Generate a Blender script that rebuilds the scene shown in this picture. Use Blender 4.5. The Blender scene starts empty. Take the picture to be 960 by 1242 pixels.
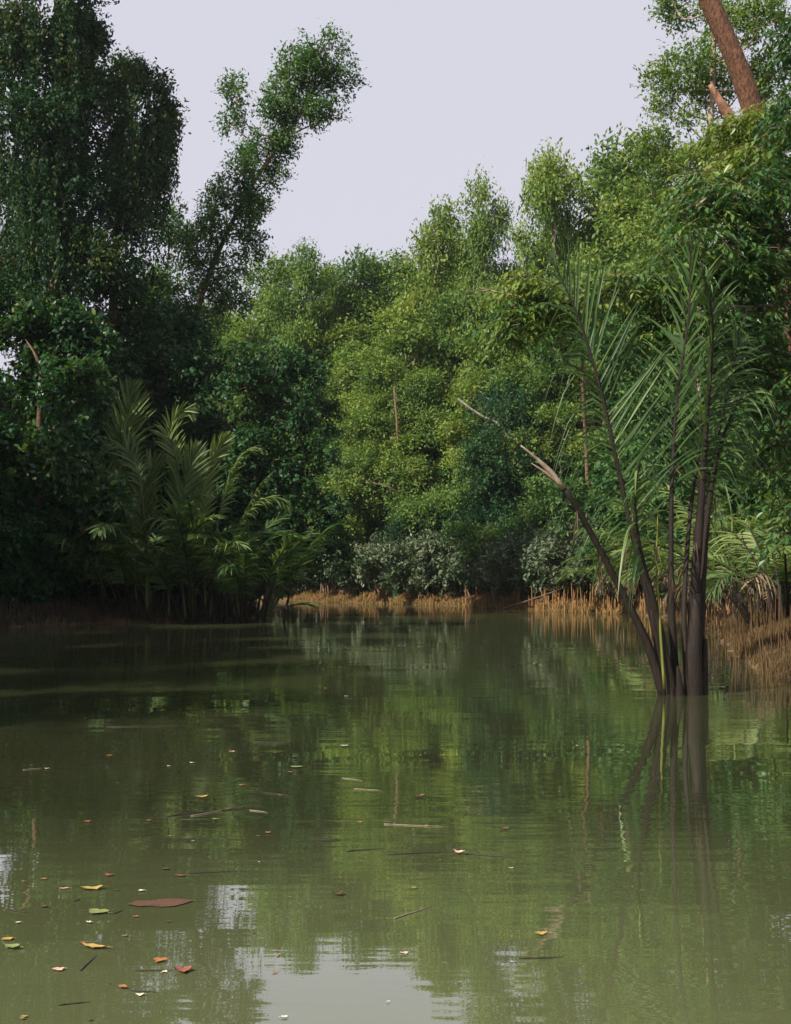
import bpy, math, random
import numpy as np

random.seed(7)
rng = np.random.default_rng(7)
scene = bpy.context.scene
COL = scene.collection
R = math.radians

# ------------------------------------------------------------------ camera
F_PX, CX, CY, HOR, CAM_H = 1700.0, 480.0, 621.0, 700.0, 1.5
PITCH = math.atan((HOR - CY) / F_PX)
cam_d = bpy.data.cameras.new("camera")
cam = bpy.data.objects.new("camera", cam_d)
COL.objects.link(cam)
cam.location = (0, 0, CAM_H)
cam.rotation_euler = (math.pi / 2 + PITCH, 0, 0)
cam_d.sensor_fit = 'VERTICAL'
cam_d.sensor_height = 36.0
cam_d.lens = F_PX / 1242.0 * 36.0
cam_d.clip_end = 6000
cam_d.clip_start = 0.1
scene.camera = cam

# ------------------------------------------------------------------ light
SUN = np.array([-0.63, -0.56, 0.72])
SUN = SUN / np.linalg.norm(SUN)
SUN_EL = math.asin(SUN[2])
SUN_AZ = math.atan2(SUN[0], SUN[1])          # clockwise from +Y
sun_d = bpy.data.lights.new("sun", 'SUN')
sun_d.energy = 5.0
sun_d.angle = R(0.6)
sun_d.color = (1.0, 0.92, 0.78)
sun = bpy.data.objects.new("sun", sun_d)
COL.objects.link(sun)
from mathutils import Vector
sun.rotation_euler = Vector(SUN.tolist()).to_track_quat('Z', 'Y').to_euler()
sun.location = (-60, 20, 60)

world = bpy.data.worlds.new("World")
scene.world = world
world.use_nodes = True
nt = world.node_tree
nt.nodes.clear()
sky = nt.nodes.new('ShaderNodeTexSky')
sky.sky_type = 'NISHITA'
sky.sun_disc = False
sky.sun_elevation = SUN_EL
sky.sun_rotation = SUN_AZ
sky.dust_density = 4.0
sky.air_density = 1.2
bg1 = nt.nodes.new('ShaderNodeBackground'); bg1.inputs['Strength'].default_value = 0.05
nt.links.new(sky.outputs[0], bg1.inputs['Color'])
bg2 = nt.nodes.new('ShaderNodeBackground')          # even milky overcast veil
bg2.inputs['Color'].default_value = (0.715, 0.705, 0.80, 1)
bg2.inputs['Strength'].default_value = 0.645
mixw = nt.nodes.new('ShaderNodeMixShader'); mixw.inputs[0].default_value = 0.88
outw = nt.nodes.new('ShaderNodeOutputWorld')
nt.links.new(bg1.outputs[0], mixw.inputs[1]); nt.links.new(bg2.outputs[0], mixw.inputs[2])
nt.links.new(mixw.outputs[0], outw.inputs['Surface'])

scene.view_settings.view_transform = 'Standard'
scene.view_settings.look = 'None'
scene.view_settings.gamma = 1.0
scene.view_settings.exposure = 0.72
scene.view_settings.use_curve_mapping = False
scene.render.engine = 'CYCLES'
cy = scene.cycles
cy.max_bounces = 4; cy.diffuse_bounces = 2; cy.glossy_bounces = 2
cy.transmission_bounces = 4; cy.transparent_max_bounces = 4; cy.volume_bounces = 0
cy.caustics_reflective = False; cy.caustics_refractive = False
cy.use_denoising = True
cy.sample_clamp_indirect = 6.0

# ------------------------------------------------------------------ helpers
ST, CT = math.sin(PITCH), math.cos(PITCH)
def P(px, py, D):
    """point on the photo ray through (px, py) at world distance y = D"""
    rx = (px - CX) / F_PX; ru = (CY - py) / F_PX
    dy = CT - ru * ST; dz = ST + ru * CT
    t = D / dy
    return np.array([rx * t, D, CAM_H + dz * t])
def WD(py):
    """distance at which the ray of row py meets the water (z = 0)"""
    ru = (CY - py) / F_PX
    dy = CT - ru * ST; dz = ST + ru * CT
    return -CAM_H / dz * dy
def PXM(D): return D / F_PX                     # metres per photo pixel

def nrm(v):
    v = np.asarray(v, float)
    return v / np.maximum(np.linalg.norm(v, axis=-1, keepdims=True), 1e-9)

def tag(o, label=None, cat=None, group=None, kind=None):
    if label: o["label"] = label
    if cat: o["category"] = cat
    if group: o["group"] = group
    if kind: o["kind"] = kind
    return o

def empty(name, loc):
    o = bpy.data.objects.new(name, None)
    COL.objects.link(o); o.location = loc
    o.empty_display_size = 0.2
    return o

def mesh_from(name, V, polys_flat, loop_tot, smooth=False, tint=None):
    me = bpy.data.meshes.new(name)
    V = np.asarray(V, np.float32)
    polys_flat = np.asarray(polys_flat, np.int32)
    loop_tot = np.asarray(loop_tot, np.int32)
    me.vertices.add(len(V)); me.vertices.foreach_set('co', V.ravel())
    me.loops.add(len(polys_flat)); me.loops.foreach_set('vertex_index', polys_flat)
    starts = np.concatenate([[0], np.cumsum(loop_tot)[:-1]]).astype(np.int32)
    me.polygons.add(len(loop_tot))
    me.polygons.foreach_set('loop_start', starts)
    if tint is not None:
        a = me.attributes.new('tint', 'FLOAT', 'POINT')
        a.data.foreach_set('value', np.asarray(tint, np.float32))
    me.update(calc_edges=True)
    me.validate()
    if smooth: me.polygons.foreach_set('use_smooth', np.ones(len(loop_tot), bool))
    return me

def link(name, me, mat, parent=None, loc=(0, 0, 0)):
    o = bpy.data.objects.new(name, me)
    COL.objects.link(o)
    if mat is not None and not me.materials: me.materials.append(mat)
    o.location = loc
    if parent is not None: o.parent = parent
    return o

def catmull(pts, n):
    pts = np.asarray(pts, float)
    if len(pts) == 2:
        t = np.linspace(0, 1, n)[:, None]; return pts[0] * (1 - t) + pts[1] * t
    p = np.vstack([2 * pts[0] - pts[1], pts, 2 * pts[-1] - pts[-2]])
    d = np.linalg.norm(np.diff(pts, axis=0), axis=1); s = np.concatenate([[0], np.cumsum(d)])
    out = []
    for u in np.linspace(0, s[-1], n):
        i = min(np.searchsorted(s, u, side='right') - 1, len(d) - 1)
        t = (u - s[i]) / max(d[i], 1e-9)
        a, b, c, e = p[i], p[i + 1], p[i + 2], p[i + 3]
        out.append(0.5 * ((2 * b) + (-a + c) * t + (2 * a - 5 * b + 4 * c - e) * t * t + (-a + 3 * b - 3 * c + e) * t ** 3))
    return np.array(out)

DENS = 3.2
LEAF = 1.25
class Tubes:
    """many tapered tubes gathered for ONE mesh (the limbs of one tree)"""
    def __init__(s): s.V, s.F, s.T, s.n = [], [], [], 0
    def add(s, pts, radii, sides=7, rough=0.0, n=None, flat=1.0, cap=True):
        if n: 
            k = len(pts); pts = catmull(pts, n)
            radii = np.interp(np.linspace(0, 1, n), np.linspace(0, 1, len(radii)), radii)
        pts = np.asarray(pts, float); radii = np.asarray(radii, float)
        m = len(pts)
        tan = nrm(np.gradient(pts, axis=0))
        ref = np.array([0.31, 0.95, 0.05]) if abs(tan[0][2]) > 0.7 else np.array([0, 0, 1.0])
        a = nrm(np.cross(tan, ref)); b = np.cross(tan, a)
        ang = np.linspace(0, 2 * math.pi, sides, endpoint=False)
        rr = radii[:, None] * (1 + rough * (rng.random((m, sides)) - 0.5) * 2)
        V = pts[:, None, :] + rr[..., None] * (np.cos(ang)[None, :, None] * a[:, None, :] + flat * np.sin(ang)[None, :, None] * b[:, None, :])
        s.V.append(V.reshape(-1, 3))
        i = np.arange(m - 1)[:, None] * sides; j = np.arange(sides)[None, :]; j2 = (j + 1) % sides
        q = np.stack([i + j, i + j2, i + sides + j2, i + sides + j], -1).reshape(-1, 4) + s.n
        s.F.append(q.ravel()); s.T.append(np.full(len(q), 4))
        if cap:
            s.F.append(np.arange(sides) + s.n + (m - 1) * sides); s.T.append(np.array([sides]))
            s.F.append(np.arange(sides)[::-1] + s.n); s.T.append(np.array([sides]))
        s.n += m * sides
    def mesh(s, name, origin=(0, 0, 0)):
        V = np.concatenate(s.V) - np.asarray(origin)
        return mesh_from(name, V, np.concatenate(s.F), np.concatenate(s.T), smooth=True)

class Leaves:
    """leaf blades gathered for ONE foliage mesh; 4-point or folded 5-point blades"""
    def __init__(s, folded=False): s.c, s.a, s.n, s.l, s.w, s.t = [], [], [], [], [], []; s.folded = folded
    def add(s, c, a, n, l, w, t):
        c = np.asarray(c, float)
        k = len(c)
        s.c.append(c); s.a.append(nrm(a)); s.n.append(n)
        s.l.append(np.broadcast_to(l, k)); s.w.append(np.broadcast_to(w, k)); s.t.append(np.broadcast_to(t, k))
    def count(s): return sum(len(x) for x in s.c)
    def mesh(s, name, origin=(0, 0, 0)):
        c = np.concatenate(s.c) - np.asarray(origin); a = np.concatenate(s.a); n = np.concatenate(s.n)
        l = np.concatenate(s.l)[:, None]; w = np.concatenate(s.w)[:, None]; t = np.concatenate(s.t)
        n = nrm(n - a * (n * a).sum(1, keepdims=True)); side = np.cross(a, n)
        k = len(c)
        b = c - a * l * .5; e = c + a * l * .5 - n * l * 0.12
        m = c - a * l * 0.05
        if not s.folded:
            V = np.stack([b, m + side * w * .5, e, m - side * w * .5], 1).reshape(-1, 3)
            idx = np.arange(4 * k); tot = np.full(k, 4); per = 4
        else:
            m0 = m - n * w * 0.10
            V = np.stack([b, m + side * w * .5 + n * w * .1, m0, m - side * w * .5 + n * w * .1, e], 1).reshape(-1, 3)
            base = (np.arange(k) * 5)[:, None]
            idx = (base + np.array([[0, 2, 1, 0, 3, 2, 1, 2, 4, 2, 3, 4]])).ravel(); tot = np.full(4 * k, 3); per = 5
        return mesh_from(name, V, idx, tot, tint=np.repeat(t, per))

def rnd_dir(k): return nrm(rng.normal(size=(k, 3)))

def clump(L, c, rad, twigs, per, ll, lw, tint=0.5, tl=0.5, shell=0.55, up=0.35, droop=0.15, spread=0.16, tvar=0.16, flatbot=0.0):
    """twigs of leaves spread through an ellipsoid, denser towards its skin"""
    u = rnd_dir(twigs)
    if flatbot: u[:, 2] = np.where(u[:, 2] < -flatbot, -u[:, 2] * 0.4, u[:, 2])
    r = shell + (1.04 - shell) * rng.random(twigs) ** 0.7
    p = np.asarray(c) + u * r[:, None] * np.asarray(rad)
    d = nrm(u * 0.7 + np.array([0, 0, up]) + rng.normal(size=(twigs, 3)) * 0.45)
    tt = tint + rng.normal(size=twigs) * tvar * 0.7
    s = rng.random((twigs, per)) - 0.3
    pos = p[:, None] + d[:, None] * (s * tl)[..., None] + rng.normal(size=(twigs, per, 3)) * spread
    ax = d[:, None] * 0.55 + rng.normal(size=(twigs, per, 3)) * 0.7 - np.array([0, 0, droop])
    no = np.array([0, 0, 0.75]) + u[:, None] * 0.5 + rng.normal(size=(twigs, per, 3)) * 0.5
    k = twigs * per
    sz = rng.uniform(0.7, 1.3, k)
    L.add(pos.reshape(-1, 3), ax.reshape(-1, 3), no.reshape(-1, 3), ll * LEAF * sz, lw * LEAF * sz,
          np.clip((tt[:, None] + rng.normal(size=(twigs, per)) * tvar).ravel(), 0, 1))
    return p

def spray(L, c, end, tw, per, ll, lw, tint, sig, tl=.5, spread=.13, tvar=.15, droop=.15, up=.35):
    """a plume: leafy twigs fanning from a small branch that runs from c to end"""
    ax0 = end - c; ln = np.linalg.norm(ax0); d0 = ax0 / max(ln, 1e-6)
    f = 0.22 + 0.83 * rng.random(tw) ** .75
    w = sig * (0.45 + 0.75 * np.sin(np.clip(f, 0, 1) * math.pi * .8))
    off = rng.normal(size=(tw, 3)); off -= d0 * (off @ d0)[:, None] * .7
    p = c + ax0 * f[:, None] + off * w[:, None]
    d = nrm(d0 * .8 + nrm(off) * .7 + np.array([0, 0, up]) + rng.normal(size=(tw, 3)) * .25)
    k = tw * per
    t = rng.random((tw, per)) * 1.0 - .1
    pos = p[:, None] + d[:, None] * (t * tl)[..., None] - np.array([0, 0, 1.0]) * (t ** 2 * tl * .25)[..., None] + rng.normal(size=(tw, per, 3)) * spread * .5
    ax = d[:, None] * .7 + rng.normal(size=(tw, per, 3)) * .55 - np.array([0, 0, droop + .15])
    no = np.array([0, 0, .8]) + d[:, None] * .3 + rng.normal(size=(tw, per, 3)) * .42
    sz = rng.uniform(.65, 1.35, k)
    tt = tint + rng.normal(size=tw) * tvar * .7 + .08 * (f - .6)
    L.add(pos.reshape(-1, 3), ax.reshape(-1, 3), no.reshape(-1, 3), ll * LEAF * sz, lw * LEAF * sz,
          np.clip((tt[:, None] + rng.normal(size=(tw, per)) * tvar).ravel(), 0, 1))

def puff(L, c, rad, dens, per, ll, lw, subs=7, T=None, core=None, tr=0.02, **kw):
    """a bough: branchlets running outwards, each carrying its own plume of leaves"""
    c = np.asarray(c, float); rad = np.asarray(rad, float)
    n = int(subs * 1.7)
    u = rnd_dir(n)
    u[:, 2] = np.abs(u[:, 2]) * np.where(rng.random(n) < 0.72, 1, -0.8)
    t0 = kw.pop('tint', 0.5); kw.pop('shell', None)
    m = rad.mean()
    for k in range(n):
        end = c + u[k] * rad * rng.uniform(0.62, 1.12)
        tw = max(4, int(dens * DENS * m * m * .17 * rng.uniform(.5, 1.3)))
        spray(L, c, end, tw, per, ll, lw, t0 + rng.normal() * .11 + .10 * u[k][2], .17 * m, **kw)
        if T is not None and k % 2 == 0:
            mid = (c + end) / 2 + rng.normal(size=3) * 0.08 * m
            T.add([c if core is None else core, mid, end], [tr, tr * .7, tr * .25], sides=4, n=4)

def strands(L, starts, lens, ll, lw, tint=0.4, per_m=14, sway=0.10, tvar=0.15):
    """hanging creeper strands"""
    for p, h in zip(starts, lens):
        k = max(3, int(h * per_m))
        t = rng.random(k)
        sw = np.stack([np.sin(t * 5 + rng.random() * 6), np.cos(t * 4 + rng.random() * 6), np.zeros(k)], 1) * sway
        pos = p + sw + np.stack([np.zeros(k), np.zeros(k), -t * h], 1) + rng.normal(size=(k, 3)) * 0.07
        ax = rng.normal(size=(k, 3)) * 0.55 - np.array([0, 0, 0.8])
        no = rng.normal(size=(k, 3)) * 0.7 + np.array([0, -0.2, 0.3])
        sz = rng.uniform(.7, 1.3, k)
        L.add(pos, ax, no, ll * sz, lw * sz, np.clip(tint + rng.normal() * tvar * .6 + rng.normal(size=k) * tvar, 0, 1))

# ------------------------------------------------------------------ materials
def new_mat(name):
    m = bpy.data.materials.new(name); m.use_nodes = True
    t = m.node_tree; t.nodes.clear()
    return m, t, t.nodes.new, t.links.new

def leaf_mat(name, dark, mid, light, rough=0.45, trans=0.30, spec=0.4, tcol=(1.25, 1.35, 0.55), objvar=0.0):
    m, t, N, Lk = new_mat(name)
    at = N('ShaderNodeAttribute'); at.attribute_name = 'tint'
    fac = at.outputs['Fac']
    if objvar:
        oi = N('ShaderNodeObjectInfo'); mr = N('ShaderNodeMapRange')
        mr.inputs[3].default_value = -objvar; mr.inputs[4].default_value = objvar
        Lk(oi.outputs['Random'], mr.inputs[0])
        ad = N('ShaderNodeMath'); ad.operation = 'ADD'
        Lk(fac, ad.inputs[0]); Lk(mr.outputs[0], ad.inputs[1]); fac = ad.outputs[0]
    rp = N('ShaderNodeValToRGB'); e = rp.color_ramp.elements
    e[0].position = 0.12; e[0].color = (*dark, 1); e[1].position = 0.92; e[1].color = (*light, 1)
    x = e.new(0.5); x.color = (*mid, 1)
    Lk(fac, rp.inputs[0])
    b = N('ShaderNodeBsdfPrincipled')
    b.inputs['Roughness'].default_value = rough
    b.inputs['Specular IOR Level'].default_value = spec
    Lk(rp.outputs[0], b.inputs['Base Color'])
    tr = N('ShaderNodeBsdfTranslucent')
    mu = N('ShaderNodeMix'); mu.data_type = 'RGBA'; mu.blend_type = 'MULTIPLY'; mu.inputs[0].default_value = 1.0
    Lk(rp.outputs[0], mu.inputs[6]); mu.inputs[7].default_value = (*tcol, 1)
    Lk(mu.outputs[2], tr.inputs[0])
    mx = N('ShaderNodeMixShader'); mx.inputs[0].default_value = trans
    o = N('ShaderNodeOutputMaterial')
    Lk(b.outputs[0], mx.inputs[1]); Lk(tr.outputs[0], mx.inputs[2]); Lk(mx.outputs[0], o.inputs[0])
    return m

def bark_mat(name, c1, c2, scale=6.0, bump=0.5, rough=0.85, zs=0.25):
    m, t, N, Lk = new_mat(name)
    tc = N('ShaderNodeTexCoord'); mp = N('ShaderNodeMapping'); mp.inputs['Scale'].default_value = (1, 1, zs)
    Lk(tc.outputs['Object'], mp.inputs[0])
    n1 = N('ShaderNodeTexNoise'); n1.inputs['Scale'].default_value = scale; n1.inputs['Detail'].default_value = 8; n1.inputs['Roughness'].default_value = .7
    Lk(mp.outputs[0], n1.inputs[0])
    rp = N('ShaderNodeValToRGB'); e = rp.color_ramp.elements
    e[0].position = .35; e[0].color = (*c1, 1); e[1].position = .68; e[1].color = (*c2, 1)
    Lk(n1.outputs[0], rp.inputs[0])
    bp = N('ShaderNodeBump'); bp.inputs['Strength'].default_value = bump; bp.inputs['Distance'].default_value = .03
    Lk(n1.outputs[0], bp.inputs['Height'])
    b = N('ShaderNodeBsdfPrincipled'); b.inputs['Roughness'].default_value = rough; b.inputs['Specular IOR Level'].default_value = .25
    o = N('ShaderNodeOutputMaterial')
    Lk(rp.outputs[0], b.inputs['Base Color']); Lk(bp.outputs[0], b.inputs['Normal']); Lk(b.outputs[0], o.inputs[0])
    return m

M = {}
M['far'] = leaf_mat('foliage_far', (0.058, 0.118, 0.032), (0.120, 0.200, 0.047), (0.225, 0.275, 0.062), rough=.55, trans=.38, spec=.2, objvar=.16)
M['mid'] = leaf_mat('foliage_mid', (0.024, 0.078, 0.025), (0.058, 0.138, 0.040), (0.130, 0.200, 0.052), rough=.55, trans=.32, spec=.22, objvar=.06)
M['dark'] = leaf_mat('foliage_dark', (0.011, 0.045, 0.018), (0.023, 0.074, 0.025), (0.058, 0.120, 0.032), rough=.5, trans=.25, spec=.25)  # teal of shaded foliage is mixed into this green
M['ivy'] = leaf_mat('foliage_creeper', (0.010, 0.040, 0.015), (0.022, 0.068, 0.022), (0.110, 0.115, 0.028), rough=.55, trans=.25, spec=.2)  # yellowish light end imitates sunlit patches on the creeper
M['gloss'] = leaf_mat('foliage_glossy', (0.015, 0.056, 0.024), (0.038, 0.105, 0.030), (0.150, 0.205, 0.036), rough=.38, trans=.32, spec=.4)
M['grey'] = leaf_mat('foliage_grey', (0.030, 0.060, 0.030), (0.064, 0.102, 0.050), (0.135, 0.160, 0.092), rough=.45, trans=.2, spec=.35, tcol=(1.1, 1.15, .7))
M['palm'] = leaf_mat('palm_leaflet', (0.028, 0.066, 0.020), (0.068, 0.125, 0.036), (0.195, 0.25, 0.078), rough=.42, trans=.32, spec=.3)
M['deadpalm'] = leaf_mat('palm_dead', (0.05, 0.034, 0.018), (0.15, 0.105, 0.058), (0.30, 0.235, 0.145), rough=.6, trans=.15, tcol=(1.1, 1.0, .7))
M['grass'] = leaf_mat('bank_grass', (0.085, 0.055, 0.020), (0.21, 0.125, 0.040), (0.36, 0.235, 0.085), rough=.7, trans=.2, tcol=(1.1, 1.0, .6))
M['grass_shaded'] = leaf_mat('bank_growth_shaded', (0.016, 0.014, 0.009), (0.035, 0.028, 0.015), (0.07, 0.055, 0.028), rough=.7, trans=.15, tcol=(1.1, 1.0, .6))  # grass colour darkened to carry the shade of the left bank
M['bark'] = bark_mat('bark_brown', (0.050, 0.032, 0.022), (0.20, 0.125, 0.085), 7, .8)
M['bark_red'] = bark_mat('bark_red', (0.022, 0.012, 0.008), (0.20, 0.095, 0.055), 24, 1.0, zs=.45)
M['bark_pale'] = bark_mat('bark_pale', (0.16, 0.12, 0.085), (0.42, 0.33, 0.25), 8, .6)
M['stub'] = bark_mat('broken_wood', (0.15, 0.07, 0.04), (0.42, 0.235, 0.15), 14, 1.0)
M['bark_grey'] = bark_mat('bark_grey', (0.07, 0.06, 0.048), (0.22, 0.19, 0.15), 7, .6)
M['petiole'] = bark_mat('petiole_shaded', (0.006, 0.004, 0.003), (0.022, 0.013, 0.009), 16, .9, rough=.6, zs=.12)  # dark brown deepened further to carry shade on the stalks
M['petiole_green'] = bark_mat('petiole_green', (0.035, 0.055, 0.016), (0.095, 0.12, 0.035), 9, .2, rough=.5, zs=.12)
M['petiole_yellow'] = bark_mat('petiole_yellow', (0.075, 0.10, 0.018), (0.19, 0.20, 0.04), 9, .2, rough=.5, zs=.12)
M['root'] = bark_mat('breathing_root', (0.13, 0.065, 0.025), (0.40, 0.215, 0.085), 10, .5, zs=.3)
M['root_dark'] = bark_mat('breathing_root_dark', (0.04, 0.024, 0.012), (0.14, 0.082, 0.038), 10, .5, zs=.3)
M['twig_dark'] = bark_mat('twig_wet', (0.012, 0.010, 0.008), (0.05, 0.04, 0.03), 20, .3, rough=.35)
M['twig_pale'] = bark_mat('twig_pale', (0.13, 0.11, 0.07), (0.30, 0.25, 0.18), 20, .3, rough=.5)

def plain_leaf(name, c, c2):
    m, t, N, Lk = new_mat(name)
    tc = N('ShaderNodeTexCoord'); n1 = N('ShaderNodeTexNoise'); n1.inputs['Scale'].default_value = 40; n1.inputs['Detail'].default_value = 5
    Lk(tc.outputs['Object'], n1.inputs[0])
    rp = N('ShaderNodeValToRGB'); e = rp.color_ramp.elements
    e[0].position = .35; e[0].color = (*c, 1); e[1].position = .7; e[1].color = (*c2, 1)
    Lk(n1.outputs[0], rp.inputs[0])
    b = N('ShaderNodeBsdfPrincipled'); b.inputs['Roughness'].default_value = .45
    o = N('ShaderNodeOutputMaterial'); Lk(rp.outputs[0], b.inputs['Base Color']); Lk(b.outputs[0], o.inputs[0])
    return m
FL = {
 'orange': plain_leaf('leaf_orange', (.24, .09, .025), (.40, .17, .05)),
 'yellow': plain_leaf('leaf_yellow', (.30, .19, .035), (.45, .30, .08)),
 'red': plain_leaf('leaf_red', (.17, .04, .025), (.30, .10, .06)),
 'brown': plain_leaf('leaf_brown', (.055, .024, .012), (.13, .055, .024)),
 'pink': plain_leaf('leaf_pinkish', (.46, .25, .19), (.66, .44, .36)),
 'pale': plain_leaf('leaf_pale', (.50, .44, .33), (.68, .62, .5)),
 'green': plain_leaf('leaf_green', (.12, .15, .04), (.22, .25, .08)),
}

# ------------------------------------------------------------------ creek outline and ground
CREEK = np.array([(-30, -60), (-20, -20), (-18, 0), (-16, 12), (-14, 25), (-12.6, 36), (-11.4, 42), (-9.8, 45.2), (-7.6, 46.2),
                  (-5.6, 48.5), (-5.0, 51), (-5.6, 55), (-9, 62), (-18, 68), (-45, 76), (-90, 82),
                  (-90, 98), (-45, 93), (-20, 91), (-7, 90), (-4.2, 84.5), (-1.5, 80), (1.0, 76.5), (3.6, 72), (5.6, 66), (7.4, 61), (9.2, 57),
                  (10.3, 51.5), (9.6, 45), (8.7, 38), (7.2, 30), (6.2, 25), (5.7, 21.2), (6.6, 17.5), (9.5, 12), (13, 3), (16, -20), (20, -60)], float)
def creek_sd(x, y):
    """signed distance to the shoreline: > 0 on land, < 0 in the creek"""
    x = np.asarray(x, float); y = np.asarray(y, float)
    p = np.stack([x, y], -1); best = np.full(x.shape, 1e9); inside = np.zeros(x.shape, bool)
    n = len(CREEK)
    for i in range(n):
        a, b = CREEK[i], CREEK[(i + 1) % n]
        ab = b - a; t = np.clip(((p - a) @ ab) / (ab @ ab), 0, 1)
        best = np.minimum(best, np.linalg.norm(p - (a + t[..., None] * ab), axis=-1))
        c = (a[1] > y) != (b[1] > y)
        with np.errstate(divide='ignore', invalid='ignore'):
            xi = (b[0] - a[0]) * (y - a[1]) / (b[1] - a[1]) + a[0]
        inside ^= c & (x < xi)
    return np.where(inside, -best, best)
def bumpy(x, y):
    return (np.sin(x * 1.7 + 1.3 * np.sin(y * .9)) * np.sin(y * 1.3 + .7 * np.sin(x * 1.1)) * .5
            + .5 * np.sin(x * 4.1 + y * 2.3) * np.sin(y * 3.7 - x * 1.9))
def ground_z(x, y):
    d = creek_sd(x, y) + 0.25 * bumpy(np.asarray(x) * 1.5, np.asarray(y) * 1.5)
    land = 0.75 * (1 - np.exp(-np.maximum(d, 0) / 1.3)) + 0.012 * np.minimum(np.maximum(d, 0), 60) + 0.07 * bumpy(np.asarray(x), np.asarray(y)) * np.clip(d, 0, 1)
    bed = -1.6 * (1 - np.exp(-np.maximum(-d, 0) / 3.0)) 
    return np.where(d > 0, land, bed)

xs = np.unique(np.concatenate([np.linspace(-1500, -40, 16), np.arange(-40, -18, 1.0), np.arange(-18, 18, .33), np.arange(18, 40, 1.0), np.linspace(40, 1500, 16)]))
ys = np.unique(np.concatenate([np.linspace(-300, -10, 10), np.arange(-10, 15, 1.5), np.arange(15, 95, .4), np.arange(95, 130, 2.0), np.linspace(130, 2500, 18)]))
GX, GY = np.meshgrid(xs, ys)
GZ = ground_z(GX, GY)
V = np.stack([GX, GY, GZ], -1).reshape(-1, 3)
nx, ny = len(xs), len(ys)
ii = (np.arange(ny - 1)[:, None] * nx + np.arange(nx - 1)[None, :]).ravel()
Fq = np.stack([ii, ii + 1, ii + nx + 1, ii + nx], -1).ravel()
m, t, N, Lk = new_mat('mud')
tc = N('ShaderNodeTexCoord'); n1 = N('ShaderNodeTexNoise'); n1.inputs['Scale'].default_value = 1.1; n1.inputs['Detail'].default_value = 9; n1.inputs['Roughness'].default_value = .65
Lk(tc.outputs['Object'], n1.inputs[0])
rp = N('ShaderNodeValToRGB'); e = rp.color_ramp.elements
e[0].position = .32; e[0].color = (.040, .029, .018, 1); e[1].position = .72; e[1].color = (.17, .102, .048, 1)
Lk(n1.outputs[0], rp.inputs[0])
n2 = N('ShaderNodeTexNoise'); n2.inputs['Scale'].default_value = 7; n2.inputs['Detail'].default_value = 7
Lk(tc.outputs['Object'], n2.inputs[0])
bp = N('ShaderNodeBump'); bp.inputs['Strength'].default_value = .8; bp.inputs['Distance'].default_value = .08
Lk(n2.outputs[0], bp.inputs['Height'])
b = N('ShaderNodeBsdfPrincipled'); b.inputs['Roughness'].default_value = .7; b.inputs['Specular IOR Level'].default_value = .3
o = N('ShaderNodeOutputMaterial'); Lk(rp.outputs[0], b.inputs['Base Color']); Lk(bp.outputs[0], b.inputs['Normal']); Lk(b.outputs[0], o.inputs[0])
M['mud'] = m
ground = link('ground', mesh_from('ground', V, Fq, np.full(len(ii), 4), smooth=True), M['mud'])
tag(ground, 'orange brown muddy creek bank rising from the water', 'mud bank', kind='structure')

# ------------------------------------------------------------------ water
m, t, N, Lk = new_mat('creek_water')
tc = N('ShaderNodeTexCoord')
def wnoise(scale, sx, sy, det):
    mp = N('ShaderNodeMapping'); mp.inputs['Scale'].default_value = (sx, sy, 1); Lk(tc.outputs['Object'], mp.inputs[0])
    n = N('ShaderNodeTexNoise'); n.inputs['Scale'].default_value = scale; n.inputs['Detail'].default_value = det; n.inputs['Roughness'].default_value = .5
    Lk(mp.outputs[0], n.inputs[0]); return n.outputs[0]
swell = wnoise(.55, 1, 1.6, 2); rip = wnoise(3.2, 1, 2.2, 3); patch = wnoise(.09, 1, 2.0, 2); band = wnoise(1.5, .45, 3.2, 2)
pr = N('ShaderNodeMapRange'); pr.inputs[1].default_value = .42; pr.inputs[2].default_value = .62; pr.inputs[3].default_value = .06; pr.inputs[4].default_value = 1.0
Lk(patch, pr.inputs[0])
ml = N('ShaderNodeMath'); ml.operation = 'MULTIPLY'; Lk(rip, ml.inputs[0]); Lk(pr.outputs[0], ml.inputs[1])
b1 = N('ShaderNodeBump'); b1.inputs['Strength'].default_value = 1.0; b1.inputs['Distance'].default_value = .006
Lk(swell, b1.inputs['Height'])
b2 = N('ShaderNodeBump'); b2.inputs['Strength'].default_value = 1.0; b2.inputs['Distance'].default_value = .0012
Lk(ml.outputs[0], b2.inputs['Height']); Lk(b1.outputs[0], b2.inputs['Normal'])
b3 = N('ShaderNodeBump'); b3.inputs['Strength'].default_value = 1.0; b3.inputs['Distance'].default_value = .0024
ml3 = N('ShaderNodeMath'); ml3.operation = 'MULTIPLY'; Lk(band, ml3.inputs[0]); Lk(pr.outputs[0], ml3.inputs[1])
Lk(ml3.outputs[0], b3.inputs['Height']); Lk(b2.outputs[0], b3.inputs['Normal'])
silt = wnoise(.35, 1, 1, 4)
rp = N('ShaderNodeValToRGB'); e = rp.color_ramp.elements
e[0].position = .3; e[0].color = (.088, .103, .045, 1); e[1].position = .7; e[1].color = (.108, .122, .056, 1)
Lk(silt, rp.inputs[0])
b = N('ShaderNodeBsdfDiffuse'); Lk(rp.outputs[0], b.inputs['Color'])
gl = N('ShaderNodeBsdfGlossy'); gl.inputs['Roughness'].default_value = .012; Lk(b3.outputs[0], gl.inputs['Normal'])
fr = N('ShaderNodeFresnel'); fr.inputs['IOR'].default_value = 1.36; Lk(b3.outputs[0], fr.inputs['Normal'])
fm = N('ShaderNodeMath'); fm.operation = 'MULTIPLY'; fm.use_clamp = True; fm.inputs[1].default_value = 2.25; Lk(fr.outputs[0], fm.inputs[0])
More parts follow.
